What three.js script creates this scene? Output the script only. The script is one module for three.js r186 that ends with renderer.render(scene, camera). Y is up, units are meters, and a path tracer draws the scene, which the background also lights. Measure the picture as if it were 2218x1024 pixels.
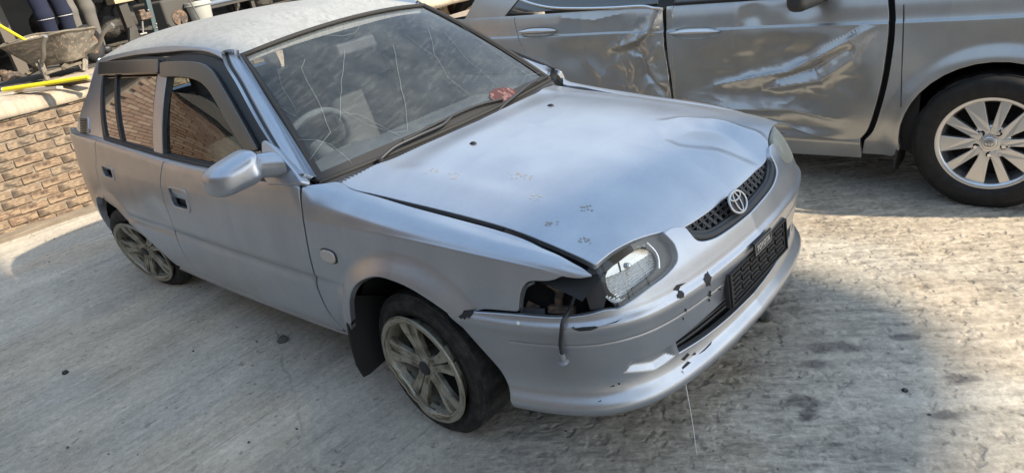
import * as THREE from 'three';
import { mergeGeometries } from 'three/addons/utils/BufferGeometryUtils.js';
import { RoundedBoxGeometry } from 'three/addons/geometries/RoundedBoxGeometry.js';
import { MarchingCubes } from 'three/addons/objects/MarchingCubes.js';

// ---------------------------------------------------------------- camera, sky, sun, exposure
const scene = new THREE.Scene();
const CAM = { pos: [1.69469, 1.59453, 1.95195], r: [0.748991, -0.168256, -0.640861], u: [-0.151871, 0.897873, -0.413229], f: [-0.64494, -0.406833, -0.646946], fl: 1522.0165, w: 2218, h: 1024 };
const camera = new THREE.PerspectiveCamera(2 * Math.atan(CAM.h / 2 / CAM.fl) * 180 / Math.PI, CAM.w / CAM.h, 0.05, 3000);
camera.position.set(...CAM.pos);
camera.quaternion.setFromRotationMatrix(new THREE.Matrix4().makeBasis(new THREE.Vector3(...CAM.r), new THREE.Vector3(...CAM.u), new THREE.Vector3(...CAM.f).negate()));
scene.add(camera);

const SUN = new THREE.Vector3(0.745, 0.60, -0.25).normalize();
{ // clear daytime sky: pale haze at the horizon, blue above, a glow round the sun
  const W = 512, H = 256, d = new Float32Array(W * H * 4), v = new THREE.Vector3();
  for (let j = 0; j < H; j++) for (let i = 0; i < W; i++) {
    const th = (j + 0.5) / H * Math.PI - Math.PI / 2, ph = ((i + 0.5) / W - 0.5) * 2 * Math.PI;
    v.set(Math.cos(th) * Math.cos(ph), Math.sin(th), Math.cos(th) * Math.sin(ph));
    const e = Math.max(0, v.y), hz = Math.exp(-e * 4.2), c = Math.max(0, v.dot(SUN));
    const g = 0.55 * Math.pow(c, 7) + 1.2 * Math.pow(c, 60);
    const o = (j * W + i) * 4, k = 0.95;
    d[o] = k * (0.25 + 1.22 * hz + g); d[o + 1] = k * (0.39 + 1.18 * hz + g * 0.96); d[o + 2] = k * (0.60 + 1.04 * hz + g * 0.88); d[o + 3] = 1;
    if (v.y < 0) { const m = Math.min(1, -v.y * 8); d[o] += (0.2 - d[o]) * m; d[o + 1] += (0.18 - d[o + 1]) * m; d[o + 2] += (0.155 - d[o + 2]) * m; }
  }
  const t = new THREE.DataTexture(d, W, H, THREE.RGBAFormat, THREE.FloatType);
  t.mapping = THREE.EquirectangularReflectionMapping; t.magFilter = t.minFilter = THREE.LinearFilter; t.needsUpdate = true;
  scene.background = t; scene.environment = t;
}
const sun = new THREE.DirectionalLight(0xfff0d8, 4.3);
sun.position.copy(SUN).multiplyScalar(30); sun.target.position.set(0, 0, 0);
sun.castShadow = true; sun.shadow.radius = 2; sun.shadow.mapSize.set(4096, 4096);
Object.assign(sun.shadow.camera, { left: -16, right: 16, top: 16, bottom: -16, near: 1, far: 80 });
scene.add(sun, sun.target);
const renderer = new THREE.WebGLRenderer({ antialias: true });
renderer.toneMapping = THREE.LinearToneMapping;
renderer.toneMappingExposure = 1.88;
renderer.shadowMap.enabled = true;

// ---------------------------------------------------------------- small helpers
const V = (x, y, z) => new THREE.Vector3(x, y, z);
const mix = (a, b, t) => a + (b - a) * t, clamp = (x, a = 0, b = 1) => Math.min(b, Math.max(a, x));
const sstep = (a, b, x) => { const t = clamp((x - a) / (b - a)); return t * t * (3 - 2 * t); };
const gauss = (x, w) => Math.exp(-(x * x) / (w * w));
function rng(seed) { let s = seed >>> 0; return () => { s = (s + 0x6D2B79F5) >>> 0; let t = s; t = Math.imul(t ^ (t >>> 15), t | 1); t ^= t + Math.imul(t ^ (t >>> 7), t | 61); return ((t ^ (t >>> 14)) >>> 0) / 4294967296; }; }
const hash2 = (i, j) => { let h = Math.imul(i, 374761393) + Math.imul(j, 668265263); h = Math.imul(h ^ (h >>> 13), 1274126177); return ((h ^ (h >>> 16)) >>> 0) / 4294967296; };
function noise2(x, y) { const i = Math.floor(x), j = Math.floor(y), u = x - i, v = y - j, a = u * u * (3 - 2 * u), b = v * v * (3 - 2 * v);
  const p = hash2(i, j), q = hash2(i + 1, j), r = hash2(i, j + 1), s = hash2(i + 1, j + 1); return p + (q - p) * a + (r - p) * b + (p - q - r + s) * a * b; }
function fbm(x, y, n = 4) { let s = 0, a = 0.5, t = 0; for (let i = 0; i < n; i++) { s += a * noise2(x, y); t += a; a *= 0.5; x = x * 2.03 + 17.1; y = y * 2.03 + 9.7; } return s / t; }
// piecewise smooth curve through a table [[x, v0, v1, ...], ...] (Catmull-Rom in x)
function table(rows) {
  const n = rows.length, m = rows[0].length - 1;
  return x => {
    if (x <= rows[0][0]) return rows[0].slice(1);
    if (x >= rows[n - 1][0]) return rows[n - 1].slice(1);
    let i = 0; while (rows[i + 1][0] < x) i++;
    const a = rows[Math.max(0, i - 1)], b = rows[i], c = rows[i + 1], d = rows[Math.min(n - 1, i + 2)], h = c[0] - b[0], t = (x - b[0]) / h, out = [];
    for (let k = 1; k <= m; k++) {
      const s1 = i > 0 ? (c[k] - a[k]) / (c[0] - a[0]) : (c[k] - b[k]) / h, s2 = i < n - 2 ? (d[k] - b[k]) / (d[0] - b[0]) : (c[k] - b[k]) / h;
      const t2 = t * t, t3 = t2 * t;
      out.push((2 * t3 - 3 * t2 + 1) * b[k] + (t3 - 2 * t2 + t) * h * s1 + (3 * t2 - 2 * t3) * c[k] + (t3 - t2) * h * s2);
    }
    return out;
  };
}
// a photo pixel gives a direction; the distance comes from the surface S(u, v) the thing lies on
function proj(p) { const x = p.x - CAM.pos[0], y = p.y - CAM.pos[1], z = p.z - CAM.pos[2], D = a => a[0] * x + a[1] * y + a[2] * z, d = D(CAM.f); return [CAM.w / 2 + CAM.fl * D(CAM.r) / d, CAM.h / 2 - CAM.fl * D(CAM.u) / d]; }
function onS(S, px, py, u, v) {
  for (let k = 0; k < 40; k++) {
    const a = proj(S(u, v)), e = 1e-4, b = proj(S(u + e, v)), c = proj(S(u, v + e));
    const ux = (b[0] - a[0]) / e, uy = (b[1] - a[1]) / e, vx = (c[0] - a[0]) / e, vy = (c[1] - a[1]) / e, dx = px - a[0], dy = py - a[1], det = ux * vy - uy * vx;
    let du = (dx * vy - dy * vx) / det, dv = (ux * dy - uy * dx) / det; const l = Math.hypot(du, dv), m = 0.15; if (l > m) { du *= m / l; dv *= m / l; }
    u += du; v += dv; if (l < 1e-6) break;
  }
  return [u, v];
}
const px = (S, list, u, v) => list.map(p => { [u, v] = onS(S, p[0], p[1], u, v); return [u, v]; });
const pixRay = (x, y) => { const a = (x - CAM.w / 2) / CAM.fl, b = -(y - CAM.h / 2) / CAM.fl; return V(...[0, 1, 2].map(i => CAM.f[i] + a * CAM.r[i] + b * CAM.u[i])); };
const onPlane = (x, y, axis, val) => { const d = pixRay(x, y), i = 'xyz'.indexOf(axis), t = (val - CAM.pos[i]) / d[axis]; return V(CAM.pos[0] + d.x * t, CAM.pos[1] + d.y * t, CAM.pos[2] + d.z * t); };
// smooth a polygon / line in uv
function spline(pts, closed = false, n = 6, sharp = []) { const out = [], N = pts.length, g = i => closed ? pts[(i + N) % N] : pts[clamp(i, 0, N - 1)];
  for (let i = 0; i < (closed ? N : N - 1); i++) { let a = g(i - 1), b = g(i), c = g(i + 1), d = g(i + 2); if (sharp.includes(i)) a = b; if (sharp.includes((i + 1) % N)) d = c;
    for (let k = 0; k < n; k++) { const t = k / n, t2 = t * t, t3 = t2 * t; out.push(b.map((_, j) => 0.5 * (2 * b[j] + (c[j] - a[j]) * t + (2 * a[j] - 5 * b[j] + 4 * c[j] - d[j]) * t2 + (3 * b[j] - a[j] - 3 * c[j] + d[j]) * t3))); } }
  if (!closed) out.push(pts[N - 1].slice()); return out; }
const area2 = p => { let s = 0; for (let i = 0; i < p.length; i++) { const a = p[i], b = p[(i + 1) % p.length]; s += a[0] * b[1] - a[1] * b[0]; } return s / 2; };
function dense(loop, h) { const out = []; for (let i = 0; i < loop.length; i++) { const a = loop[i], b = loop[(i + 1) % loop.length], n = Math.max(1, Math.ceil(Math.max(Math.abs(b[0] - a[0]) / h[0], Math.abs(b[1] - a[1]) / h[1]))); for (let k = 0; k < n; k++) out.push([mix(a[0], b[0], k / n), mix(a[1], b[1], k / n)]); } return out; }
function clipHalf(poly, ax, val, keepLess) { const out = [], n = poly.length; for (let i = 0; i < n; i++) { const a = poly[i], b = poly[(i + 1) % n], ia = keepLess ? a[ax] <= val : a[ax] >= val, ib = keepLess ? b[ax] <= val : b[ax] >= val;
  if (ia) out.push(a); if (ia !== ib) { const t = (val - a[ax]) / (b[ax] - a[ax]), p = [mix(a[0], b[0], t), mix(a[1], b[1], t)]; p[ax] = val; out.push(p); } } return out; }
const NE = 6e-4;
function normalAt(S, u, v, e = NE) { const a = S(u + e, v), b = S(u - e, v), c = S(u, v + e), d = S(u, v - e); return a.sub(b).cross(c.sub(d)).normalize(); }
// sheet-metal panel: the part of surface S inside outer loop (minus holes), with a rolled edge of radius r and depth d
function panel(S, outer, { holes = [], h = [0.015, 0.015], r = 0.0025, d = 0.014, side = 1, edge = true, uvs = 1, ne = NE, off = 0 } = {}) {
  const ccw = l => area2(l) < 0 ? l.slice().reverse() : l, cw = l => area2(l) > 0 ? l.slice().reverse() : l;
  outer = dense(ccw(outer), h); holes = holes.map(x => dense(cw(x), h));
  let poly = outer.slice();
  for (const hl of holes) { let best = [1e9]; poly.forEach((p, i) => hl.forEach((q, j) => { const D = Math.hypot((p[0] - q[0]) / h[0], (p[1] - q[1]) / h[1]); if (D < best[0]) best = [D, i, j]; })); const [, i, j] = best; poly = [...poly.slice(0, i + 1), ...hl.slice(j), ...hl.slice(0, j + 1), ...poly.slice(i)]; }
  const P = [], N = [], U = [], I = [];
  const add = (p, n, u, v) => { P.push(p.x, p.y, p.z); N.push(n.x, n.y, n.z); U.push(u * uvs, v * uvs); return P.length / 3 - 1; };
  const cache = new Map(), vert = (u, v) => { const k = Math.round(u * 1e6) + ',' + Math.round(v * 1e6); let i = cache.get(k); if (i === undefined) { const n = normalAt(S, u, v, ne).multiplyScalar(side); i = add(S(u, v).addScaledVector(n, off), n, u, v); cache.set(k, i); } return i; };
  let u0 = 1e9, u1 = -1e9; for (const p of poly) { u0 = Math.min(u0, p[0]); u1 = Math.max(u1, p[0]); }
  for (let i = Math.floor(u0 / h[0]); i * h[0] < u1; i++) {
    const strip = clipHalf(clipHalf(poly, 0, i * h[0], false), 0, (i + 1) * h[0], true); if (strip.length < 3) continue;
    let v0 = 1e9, v1 = -1e9; for (const p of strip) { v0 = Math.min(v0, p[1]); v1 = Math.max(v1, p[1]); }
    for (let j = Math.floor(v0 / h[1]); j * h[1] < v1; j++) {
      let c = clipHalf(clipHalf(strip, 1, j * h[1], false), 1, (j + 1) * h[1], true);
      c = c.filter((p, k) => { const q = c[(k + 1) % c.length]; return Math.hypot(p[0] - q[0], p[1] - q[1]) > 1e-6; });
      if (c.length < 3 || Math.abs(area2(c)) < 1e-9) continue;
      if (area2(c) < 0) c.reverse();
      const T = THREE.ShapeUtils.triangulateShape(c.map(p => new THREE.Vector2(p[0], p[1])), []);
      for (const t of T) I.push(...t.map(k => vert(c[k][0], c[k][1])));
    }
  }
  if (edge) for (const loop of [outer, ...holes]) {
    const n = loop.length, rings = [], A = r > 0 ? [0, 30, 60, 90] : [0];
    for (let i = 0; i < n; i++) {
      const a = loop[(i - 1 + n) % n], b = loop[i], c = loop[(i + 1) % n]; let tu = c[0] - a[0], tv = c[1] - a[1]; const L = Math.hypot(tu, tv) || 1; tu /= L; tv /= L;
      const nn = normalAt(S, b[0], b[1], ne).multiplyScalar(side), p = S(b[0], b[1]).addScaledVector(nn, off), o = S(b[0] + tv * 1e-3, b[1] - tu * 1e-3).sub(S(b[0], b[1])), T3 = S(c[0], c[1]).sub(S(a[0], a[1])).normalize();
      o.addScaledVector(nn, -o.dot(nn)).addScaledVector(T3, -o.dot(T3)).normalize(); rings.push([p, nn, o, b]);
    }
    const rows = [...A.map(x => x * Math.PI / 180), 'd'], base = P.length / 3, R = rows.length;
    for (const [p, nn, o, b] of rings) for (const x of rows) { const y = x === 'd' ? Math.PI / 2 : x, q = p.clone().addScaledVector(o, r * Math.sin(y)).addScaledVector(nn, -r * (1 - Math.cos(y)) - (x === 'd' ? d : 0)); add(q, r > 0 ? nn.clone().multiplyScalar(Math.cos(y)).addScaledVector(o, Math.sin(y)) : o, b[0], b[1]); }
    for (let i = 0; i < n; i++) for (let k = 0; k < R - 1; k++) { const a = base + i * R + k, b = base + ((i + 1) % n) * R + k; I.push(a, b, b + 1, a, b + 1, a + 1); }
  }
  return geo(P, N, U, I);
}
function geo(P, N, U, I) { const g = new THREE.BufferGeometry(); g.setAttribute('position', new THREE.Float32BufferAttribute(P, 3));
  if (N) g.setAttribute('normal', new THREE.Float32BufferAttribute(N, 3)); g.setAttribute('uv', new THREE.Float32BufferAttribute(U || new Array(P.length / 3 * 2).fill(0), 2)); g.setIndex(I); if (!N) g.computeVertexNormals(); else fixWinding(g); return g; }
function fixWinding(g) { const p = g.attributes.position, n = g.attributes.normal, ix = g.index.array, a = V(0, 0, 0), b = V(0, 0, 0), c = V(0, 0, 0), m = V(0, 0, 0);
  for (let i = 0; i < ix.length; i += 3) { a.fromBufferAttribute(p, ix[i]); b.fromBufferAttribute(p, ix[i + 1]).sub(a); c.fromBufferAttribute(p, ix[i + 2]).sub(a); b.cross(c);
    m.set(0, 0, 0); for (let k = 0; k < 3; k++) m.add(a.fromBufferAttribute(n, ix[i + k])); if (b.dot(m) < 0) { const t = ix[i + 1]; ix[i + 1] = ix[i + 2]; ix[i + 2] = t; } } }
// surface grid
function sheet(S, u0, u1, nu, v0, v1, nv, side = 1) { const P = [], N = [], U = [], I = []; for (let j = 0; j <= nv; j++) for (let i = 0; i <= nu; i++) { const u = mix(u0, u1, i / nu), v = mix(v0, v1, j / nv), p = S(u, v), n = normalAt(S, u, v).multiplyScalar(side); P.push(p.x, p.y, p.z); N.push(n.x, n.y, n.z); U.push(u, v); }
  for (let j = 0; j < nv; j++) for (let i = 0; i < nu; i++) { const a = j * (nu + 1) + i; I.push(a, a + 1, a + nu + 2, a, a + nu + 2, a + nu + 1); } return geo(P, N, U, I); }
const box = (w, h, d, x = 0, y = 0, z = 0, rx = 0, ry = 0, rz = 0, rad = 0) => { const g = rad ? new RoundedBoxGeometry(w, h, d, 2, rad) : new THREE.BoxGeometry(w, h, d); g.applyMatrix4(new THREE.Matrix4().compose(V(x, y, z), new THREE.Quaternion().setFromEuler(new THREE.Euler(rx, ry, rz)), V(1, 1, 1))); return g; };
function tube(pts, r, seg = 8, n) { const c = new THREE.CatmullRomCurve3(pts, false, 'centripetal'); const g = new THREE.TubeGeometry(c, n || Math.max(2, pts.length * 4), r, seg, false); return mergeGeometries([g.toNonIndexed(), cap(pts[0], c.getTangent(0).negate(), r, seg), cap(pts[pts.length - 1], c.getTangent(1), r, seg)]); }
function cap(p, t, r, seg) { const g = new THREE.CircleGeometry(r, seg); g.applyQuaternion(new THREE.Quaternion().setFromUnitVectors(V(0, 0, 1), t)); g.translate(p.x, p.y, p.z); return g.toNonIndexed(); }
function bar(a, b, w, t = w) { const L = a.distanceTo(b), g = new THREE.BoxGeometry(w, L, t); g.applyQuaternion(new THREE.Quaternion().setFromUnitVectors(V(0, 1, 0), b.clone().sub(a).normalize())); const m = a.clone().add(b).multiplyScalar(0.5); g.translate(m.x, m.y, m.z); return g; }
const rod = (a, b, r, r2 = r, seg = 10) => { const L = a.distanceTo(b), g = new THREE.CylinderGeometry(r2, r, L, seg); g.applyQuaternion(new THREE.Quaternion().setFromUnitVectors(V(0, 1, 0), b.clone().sub(a).normalize())); const m = a.clone().add(b).multiplyScalar(0.5); g.translate(m.x, m.y, m.z); return g; };
const merge = list => mergeGeometries(list.map(g => { const q = g.index ? g.toNonIndexed() : g; for (const k of Object.keys(q.attributes)) if (!['position', 'normal', 'uv'].includes(k)) q.deleteAttribute(k); return q; }));
const lathe = (pts, n = 48, axis = 'y') => { const g = new THREE.LatheGeometry(pts.map(p => new THREE.Vector2(p[0], p[1])), n); if (axis === 'z') g.rotateX(Math.PI / 2); return g; };
function extrude(pts, depth, bevel = 0, holes = []) { const s = new THREE.Shape(pts.map(p => new THREE.Vector2(p[0], p[1]))); for (const h of holes) s.holes.push(new THREE.Path(h.map(p => new THREE.Vector2(p[0], p[1])))); return new THREE.ExtrudeGeometry(s, { depth, bevelEnabled: bevel > 0, bevelSize: bevel, bevelThickness: bevel, bevelSegments: 2, curveSegments: 8 }); }

const used = new Map();
const numbered = n => { const k = used.get(n) || 0; used.set(n, k + 1); return k ? n + '_' + String(k).padStart(3, '0') : n; };
const shade = o => { o.castShadow = o.receiveShadow = true; return o; };
function part(name, g, m, parent, label) { const o = shade(new THREE.Mesh(Array.isArray(g) ? merge(g) : g, m)); o.name = name; if (label) o.userData.label = label; parent.add(o); return o; }
function thing(name, label, category, group) { const o = new THREE.Group(); o.name = numbered(name); o.userData = { label, category }; if (group) o.userData.group = group; scene.add(o); return o; }
function solo(name, g, m, label, category, group) { const o = shade(new THREE.Mesh(Array.isArray(g) ? merge(g) : g, m)); o.name = numbered(name); o.userData = { label, category }; if (group) o.userData.group = group; scene.add(o); return o; }
function struct(name, g, m) { const o = shade(new THREE.Mesh(Array.isArray(g) ? merge(g) : g, m)); o.name = numbered(name); o.userData = { kind: 'structure' }; scene.add(o); return o; }
// textures: f(u, v) -> [r, g, b, a] in 0..1 (sRGB for colour maps)
function tex(W, H, f, { srgb = true, wrap = true } = {}) { const d = new Uint8Array(W * H * 4); for (let j = 0; j < H; j++) for (let i = 0; i < W; i++) { const c = f((i + 0.5) / W, (j + 0.5) / H), o = (j * W + i) * 4; for (let k = 0; k < 4; k++) d[o + k] = Math.round(255 * clamp(c[k] === undefined ? 1 : c[k])); }
  const t = new THREE.DataTexture(d, W, H); t.magFilter = THREE.LinearFilter; t.minFilter = THREE.LinearMipmapLinearFilter; t.generateMipmaps = true; if (wrap) t.wrapS = t.wrapT = THREE.RepeatWrapping; if (srgb) t.colorSpace = THREE.SRGBColorSpace; t.needsUpdate = true; return t; }
const rgb = (r, g, b) => new THREE.Color().setRGB(r, g, b);
const std = o => new THREE.MeshStandardMaterial(o), phy = o => new THREE.MeshPhysicalMaterial(o);

// ---------------------------------------------------------------- materials
const M = {};
{
  // worn silver paint: fine flake grain, dull patches of film and faint wash scratches
  const dust = tex(1024, 1024, (u, v) => { const g = fbm(u * 260, v * 260, 2), f = fbm(u * 9, v * 9, 5), s = fbm(u * 60, v * 4, 3); const k = 0.94 + (f - 0.5) * 0.10 + (g - 0.5) * 0.03 + (s - 0.5) * 0.012; return [k, k, k * (1 - (f - 0.5) * 0.03)]; });
  const rough = tex(512, 512, (u, v) => { const f = fbm(u * 7 + 3, v * 7, 4); const k = 0.9 + (f - 0.5) * 0.16; return [k, k, k]; }, { srgb: false });
  M.paint = phy({ color: rgb(0.495, 0.52, 0.56), metalness: 0.74, roughness: 0.33, map: dust, roughnessMap: rough, clearcoat: 0.25, clearcoatRoughness: 0.22 });
  // roof paint: chalky, run with dried drips of dust
  const roofMap = tex(1024, 1024, (u, v) => { const w = fbm(u * 7, v * 7, 3) * 0.12, a = fbm((u + w) * 26, (v + w) * 110, 4), b = fbm((u + w) * 60, (v + w) * 210, 3), f = fbm(u * 4 + 9, v * 4, 4), g = fbm(u * 150, v * 150, 2), d = sstep(0.46, 0.66, a), e = sstep(0.52, 0.7, b) * sstep(0.40, 0.6, f); const k = 0.86 + (f - 0.5) * 0.12 - d * 0.05 - e * 0.06 + (g - 0.5) * 0.05; return [k, k * 0.985, k * 0.945]; });
  M.roof = phy({ color: rgb(0.60, 0.60, 0.60), metalness: 0.4, roughness: 0.50, map: roofMap });
  M.black = std({ color: rgb(0.012, 0.0125, 0.0135), roughness: 0.62 });
  M.void = std({ color: rgb(0.014, 0.014, 0.015), roughness: 0.95 });  // near-black base colour puts the darkness into cavities and gaps
  M.trim = std({ color: rgb(0.022, 0.023, 0.025), roughness: 0.5 });
  M.rubber = std({ color: rgb(0.016, 0.016, 0.016), roughness: 0.75 });
  const tread = tex(512, 512, (u, v) => { const f = fbm(u * 10, v * 10, 5), g = fbm(u * 70, v * 70, 2), s = fbm(u * 3, v * 60, 3); const k = 0.42 + (f - 0.5) * 0.6 + (g - 0.5) * 0.2 + (s - 0.5) * 0.25; return [k, k * 0.97, k * 0.92]; });
  M.tyre = std({ color: rgb(0.13, 0.13, 0.13), map: tread, roughness: 0.78, bumpMap: tread, bumpScale: 0.0012 });
  const alloyT = tex(512, 512, (u, v) => { const f = fbm(u * 14, v * 14, 5), g = fbm(u * 60, v * 60, 3), d = sstep(0.54, 0.72, f) * 0.5 + sstep(0.6, 0.72, g) * 0.25; return [0.88 - d * 0.7, 0.86 - d * 0.72, 0.80 - d * 0.72]; });
  M.alloyDirty = std({ color: rgb(0.50, 0.49, 0.465), map: alloyT, metalness: 0.5, roughness: 0.45 });
  M.alloy = phy({ color: rgb(0.60, 0.60, 0.60), metalness: 0.85, roughness: 0.30, clearcoat: 0.3 });
  M.chrome = std({ color: rgb(0.75, 0.75, 0.74), metalness: 1, roughness: 0.14 });
  M.steel = std({ color: rgb(0.30, 0.29, 0.27), metalness: 0.7, roughness: 0.5 });
  const rust = tex(256, 256, (u, v) => { const f = fbm(u * 8, v * 8, 5); return [0.42 + (f - 0.5) * 0.5, 0.36 + (f - 0.5) * 0.35, 0.31 + (f - 0.5) * 0.2]; });
  M.rust = std({ map: rust, roughness: 0.85, metalness: 0.2 });
  M.glass = phy({ color: rgb(0.86, 0.89, 0.905), transmission: 1, thickness: 0, roughness: 0.03, ior: 1.5 });
  M.tint = phy({ color: rgb(0.05, 0.045, 0.04), roughness: 0.04, metalness: 0, ior: 1.9, clearcoat: 1, clearcoatRoughness: 0.03 });
  M.sideGlass = phy({ color: rgb(0.42, 0.47, 0.45), transmission: 1, thickness: 0, roughness: 0.015, ior: 1.5 });
  M.smoke = phy({ color: rgb(0.035, 0.033, 0.03), roughness: 0.28, clearcoat: 0.8, clearcoatRoughness: 0.18 });
  M.lens = phy({ color: rgb(0.95, 0.95, 0.93), transmission: 1, thickness: 0, roughness: 0.02, ior: 1.5 });
  M.lensHazy = phy({ color: rgb(0.62, 0.62, 0.52), transmission: 0.7, thickness: 0, roughness: 0.35, ior: 1.5 });
  M.seat = std({ color: rgb(0.065, 0.07, 0.075), roughness: 0.95 });
  M.dash = std({ color: rgb(0.06, 0.07, 0.075), roughness: 0.8 });
  M.white = std({ color: rgb(0.7, 0.7, 0.68), roughness: 0.7 });
  M.lining = std({ color: rgb(0.30, 0.30, 0.29), roughness: 0.9 });
}

// ---------------------------------------------------------------- silver hatchback: x forward, z to its right side, front axle at x = 0
const hatch = thing('silver_hatchback', 'dented silver five-door hatchback with a flat front tyre and a cracked windscreen', 'car');
const doorRow = (x, w, yb) => [x, 0.225, w - 0.065, 0.32, w - 0.022, 0.45, w, 0.62, w, 0.765, w - 0.012, 0.825, w - 0.022, yb - 0.012, w - 0.036, yb, w - 0.064];
const secRows = [doorRow(-3.22, 0.575, 0.93), doorRow(-3.14, 0.655, 0.93), doorRow(-3.0, 0.73, 0.93), doorRow(-2.8, 0.78, 0.93), doorRow(-2.43, 0.805, 0.928), doorRow(-2.0, 0.815, 0.91), doorRow(-1.5, 0.82, 0.886), doorRow(-0.9, 0.82, 0.882), doorRow(-0.5, 0.815, 0.891),
  [-0.38, 0.24, 0.755, 0.33, 0.79, 0.45, 0.808, 0.62, 0.808, 0.768, 0.795, 0.825, 0.775, 0.862, 0.73, 0.868, 0.672],
  [0, 0.24, 0.73, 0.33, 0.77, 0.45, 0.795, 0.60, 0.795, 0.768, 0.775, 0.797, 0.755, 0.815, 0.715, 0.818, 0.668],
  [0.35, 0.25, 0.70, 0.33, 0.745, 0.45, 0.765, 0.60, 0.765, 0.752, 0.745, 0.770, 0.728, 0.780, 0.698, 0.776, 0.658],
  [0.55, 0.25, 0.66, 0.33, 0.70, 0.45, 0.715, 0.58, 0.72, 0.722, 0.70, 0.738, 0.688, 0.748, 0.668, 0.746, 0.642],
  [0.67, 0.25, 0.62, 0.33, 0.64, 0.45, 0.655, 0.56, 0.66, 0.675, 0.645, 0.69, 0.64, 0.70, 0.632, 0.702, 0.62],
  [0.78, 0.25, 0.55, 0.33, 0.57, 0.45, 0.585, 0.56, 0.59, 0.645, 0.58, 0.66, 0.575, 0.67, 0.565, 0.672, 0.555]];
const secT = table(secRows);
let secX = null, secF = null;
function sideS(x, v) { // v / 0.1 = index of the section's control point
  if (x !== secX) { const s = secT(x), a = [], b = []; for (let k = 0; k < 8; k++) (k <= 4 ? a : b).push([k * 0.1, s[2 * k], s[2 * k + 1]]); b.unshift(a[4]); const A = table(a), B = table(b), c0 = a[4]; secF = t => t <= 0.4 ? A(t) : B(t); secX = x; }
  let [y, z] = secF(clamp(v, 0, 0.7));
  if (v < 0) y += v * 0.8; if (v > 0.7) z -= (v - 0.7) * 0.6;
  const r = Math.hypot(x - 0.02, y - 0.262); if (x > -0.6 && x < 0.5) z += 0.032 * (1 - sstep(0.365, 0.455, r)) * (y < 0.72 ? 1 : 0.999);
  const r2 = Math.hypot(x + 2.45, y - 0.25); if (x < -1.6) z += 0.012 * (1 - sstep(0.33, 0.41, r2));
  if (x < -0.3 && x > -2.2) z -= 0.005 * gauss(y - 0.535, 0.009) - 0.004 * sstep(0.53, 0.50, y);
  z -= 0.012 * gauss(Math.hypot((x + 1.75) / 1.6, y - 0.60), 0.07); // shallow push-in on the rear door
  return V(x, y, z);
}
const mirrorS = S => (u, v) => { const p = S(u, v); p.z = -p.z; return p; };
const railT = table([[-3.1, 1.17, 0.47], [-2.8, 1.255, 0.505], [-2.53, 1.287, 0.525], [-2.12, 1.312, 0.535], [-1.79, 1.324, 0.54], [-1.55, 1.324, 0.54], [-1.34, 1.31, 0.538], [-1.14, 1.286, 0.536], [-1.05, 1.268, 0.535], [-0.9, 1.235, 0.53], [-0.4, 1.1, 0.5]]);
function greenS(x, v) { // side glass surface, v in metres above the belt
  const s = secT(Math.min(x, -0.5)), yb = s[14], zb = s[15] - 0.004, [yt, zt] = railT(x), q = v / 0.4; return V(x, mix(yb, yt, q), mix(zb, zt, q) + 0.022 * 4 * q * (1 - q)); }
const hoodC = table([[-0.6, 0.915], [-0.42, 0.898], [0, 0.878], [0.3, 0.852], [0.5, 0.820], [0.62, 0.785], [0.70, 0.742], [0.76, 0.695], [0.80, 0.63]]);
const hoodE = table([[-0.6, 0.87], [-0.42, 0.853], [-0.2, 0.826], [0, 0.808], [0.2, 0.790], [0.385, 0.770], [0.55, 0.746], [0.66, 0.718], [0.74, 0.672], [0.80, 0.60]]);
function hoodS(x, z) { const a = hoodC(x)[0], b = hoodE(x)[0], q = Math.min(1.3, Math.abs(z) / 0.63); let y = mix(a, b, Math.pow(q, 2.8));
  y -= 0.014 * sstep(-0.16, -0.33, x) * (1 - q * q * 0.6);
  y += 0.006 * gauss(Math.abs(z) - 0.50, 0.05) * sstep(0.65, 0.2, x);                       // raised side ridges
  { const a = x - 0.585, b = z + 0.235, p = a * 0.85 + b * -0.53, q = a * 0.53 + b * 0.85, e = Math.hypot(p / 0.185, q / 0.15) + (fbm(x * 8 + 3, z * 8 + 5, 2) - 0.5) * 0.55, near = sstep(0.16, -0.05, q * 0.8 - p * 0.5 + 0.02); y -= 0.017 * sstep(1.0, 0.55, e) * (0.35 + 0.65 * near) - 0.006 * gauss(e - 1.08, 0.13) * near + 0.006 * gauss(Math.hypot(x - 0.45, (z + 0.08) / 1.5), 0.09); }  // knocked-in nose
  y -= 0.007 * gauss(Math.hypot(x - 0.13, z - 0.42), 0.10) - 0.004 * gauss(Math.hypot(x - 0.30, z - 0.36), 0.07);
  return V(x, y, z); }
function roofS(x, z) { const [yt, zt] = railT(x), q = Math.min(1.06, Math.abs(z) / zt), fr = sstep(-1.35, -1.02, x); return V(x, yt + 0.078 * (1 - Math.pow(q, 2.5)) * (1 - 0.42 * fr) - 0.002 * fr, z); }
function screenS(s, t) { // windscreen: s -1..1 across, t 0..1 up
  const b = 1 - s * s, x0 = -0.482 + 0.085 * b, y0 = 0.858 + 0.012 * b, x1 = -1.077 + 0.05 * b, y1 = 1.274 + 0.036 * b, k = 0.018 * 4 * t * (1 - t);
  return V(mix(x0, x1, t) + k * 0.57, mix(y0, y1, t) + k * 0.82, s * mix(0.686, 0.512, t)); }
const bumpPlan = table([[0, 0.834, 0], [0.2, 0.825, 0.2], [0.4, 0.800, 0.40], [0.55, 0.755, 0.55], [0.66, 0.683, 0.648], [0.76, 0.592, 0.708], [0.88, 0.45, 0.757], [1.0, 0.27, 0.79], [1.15, 0.02, 0.812]]);
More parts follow.
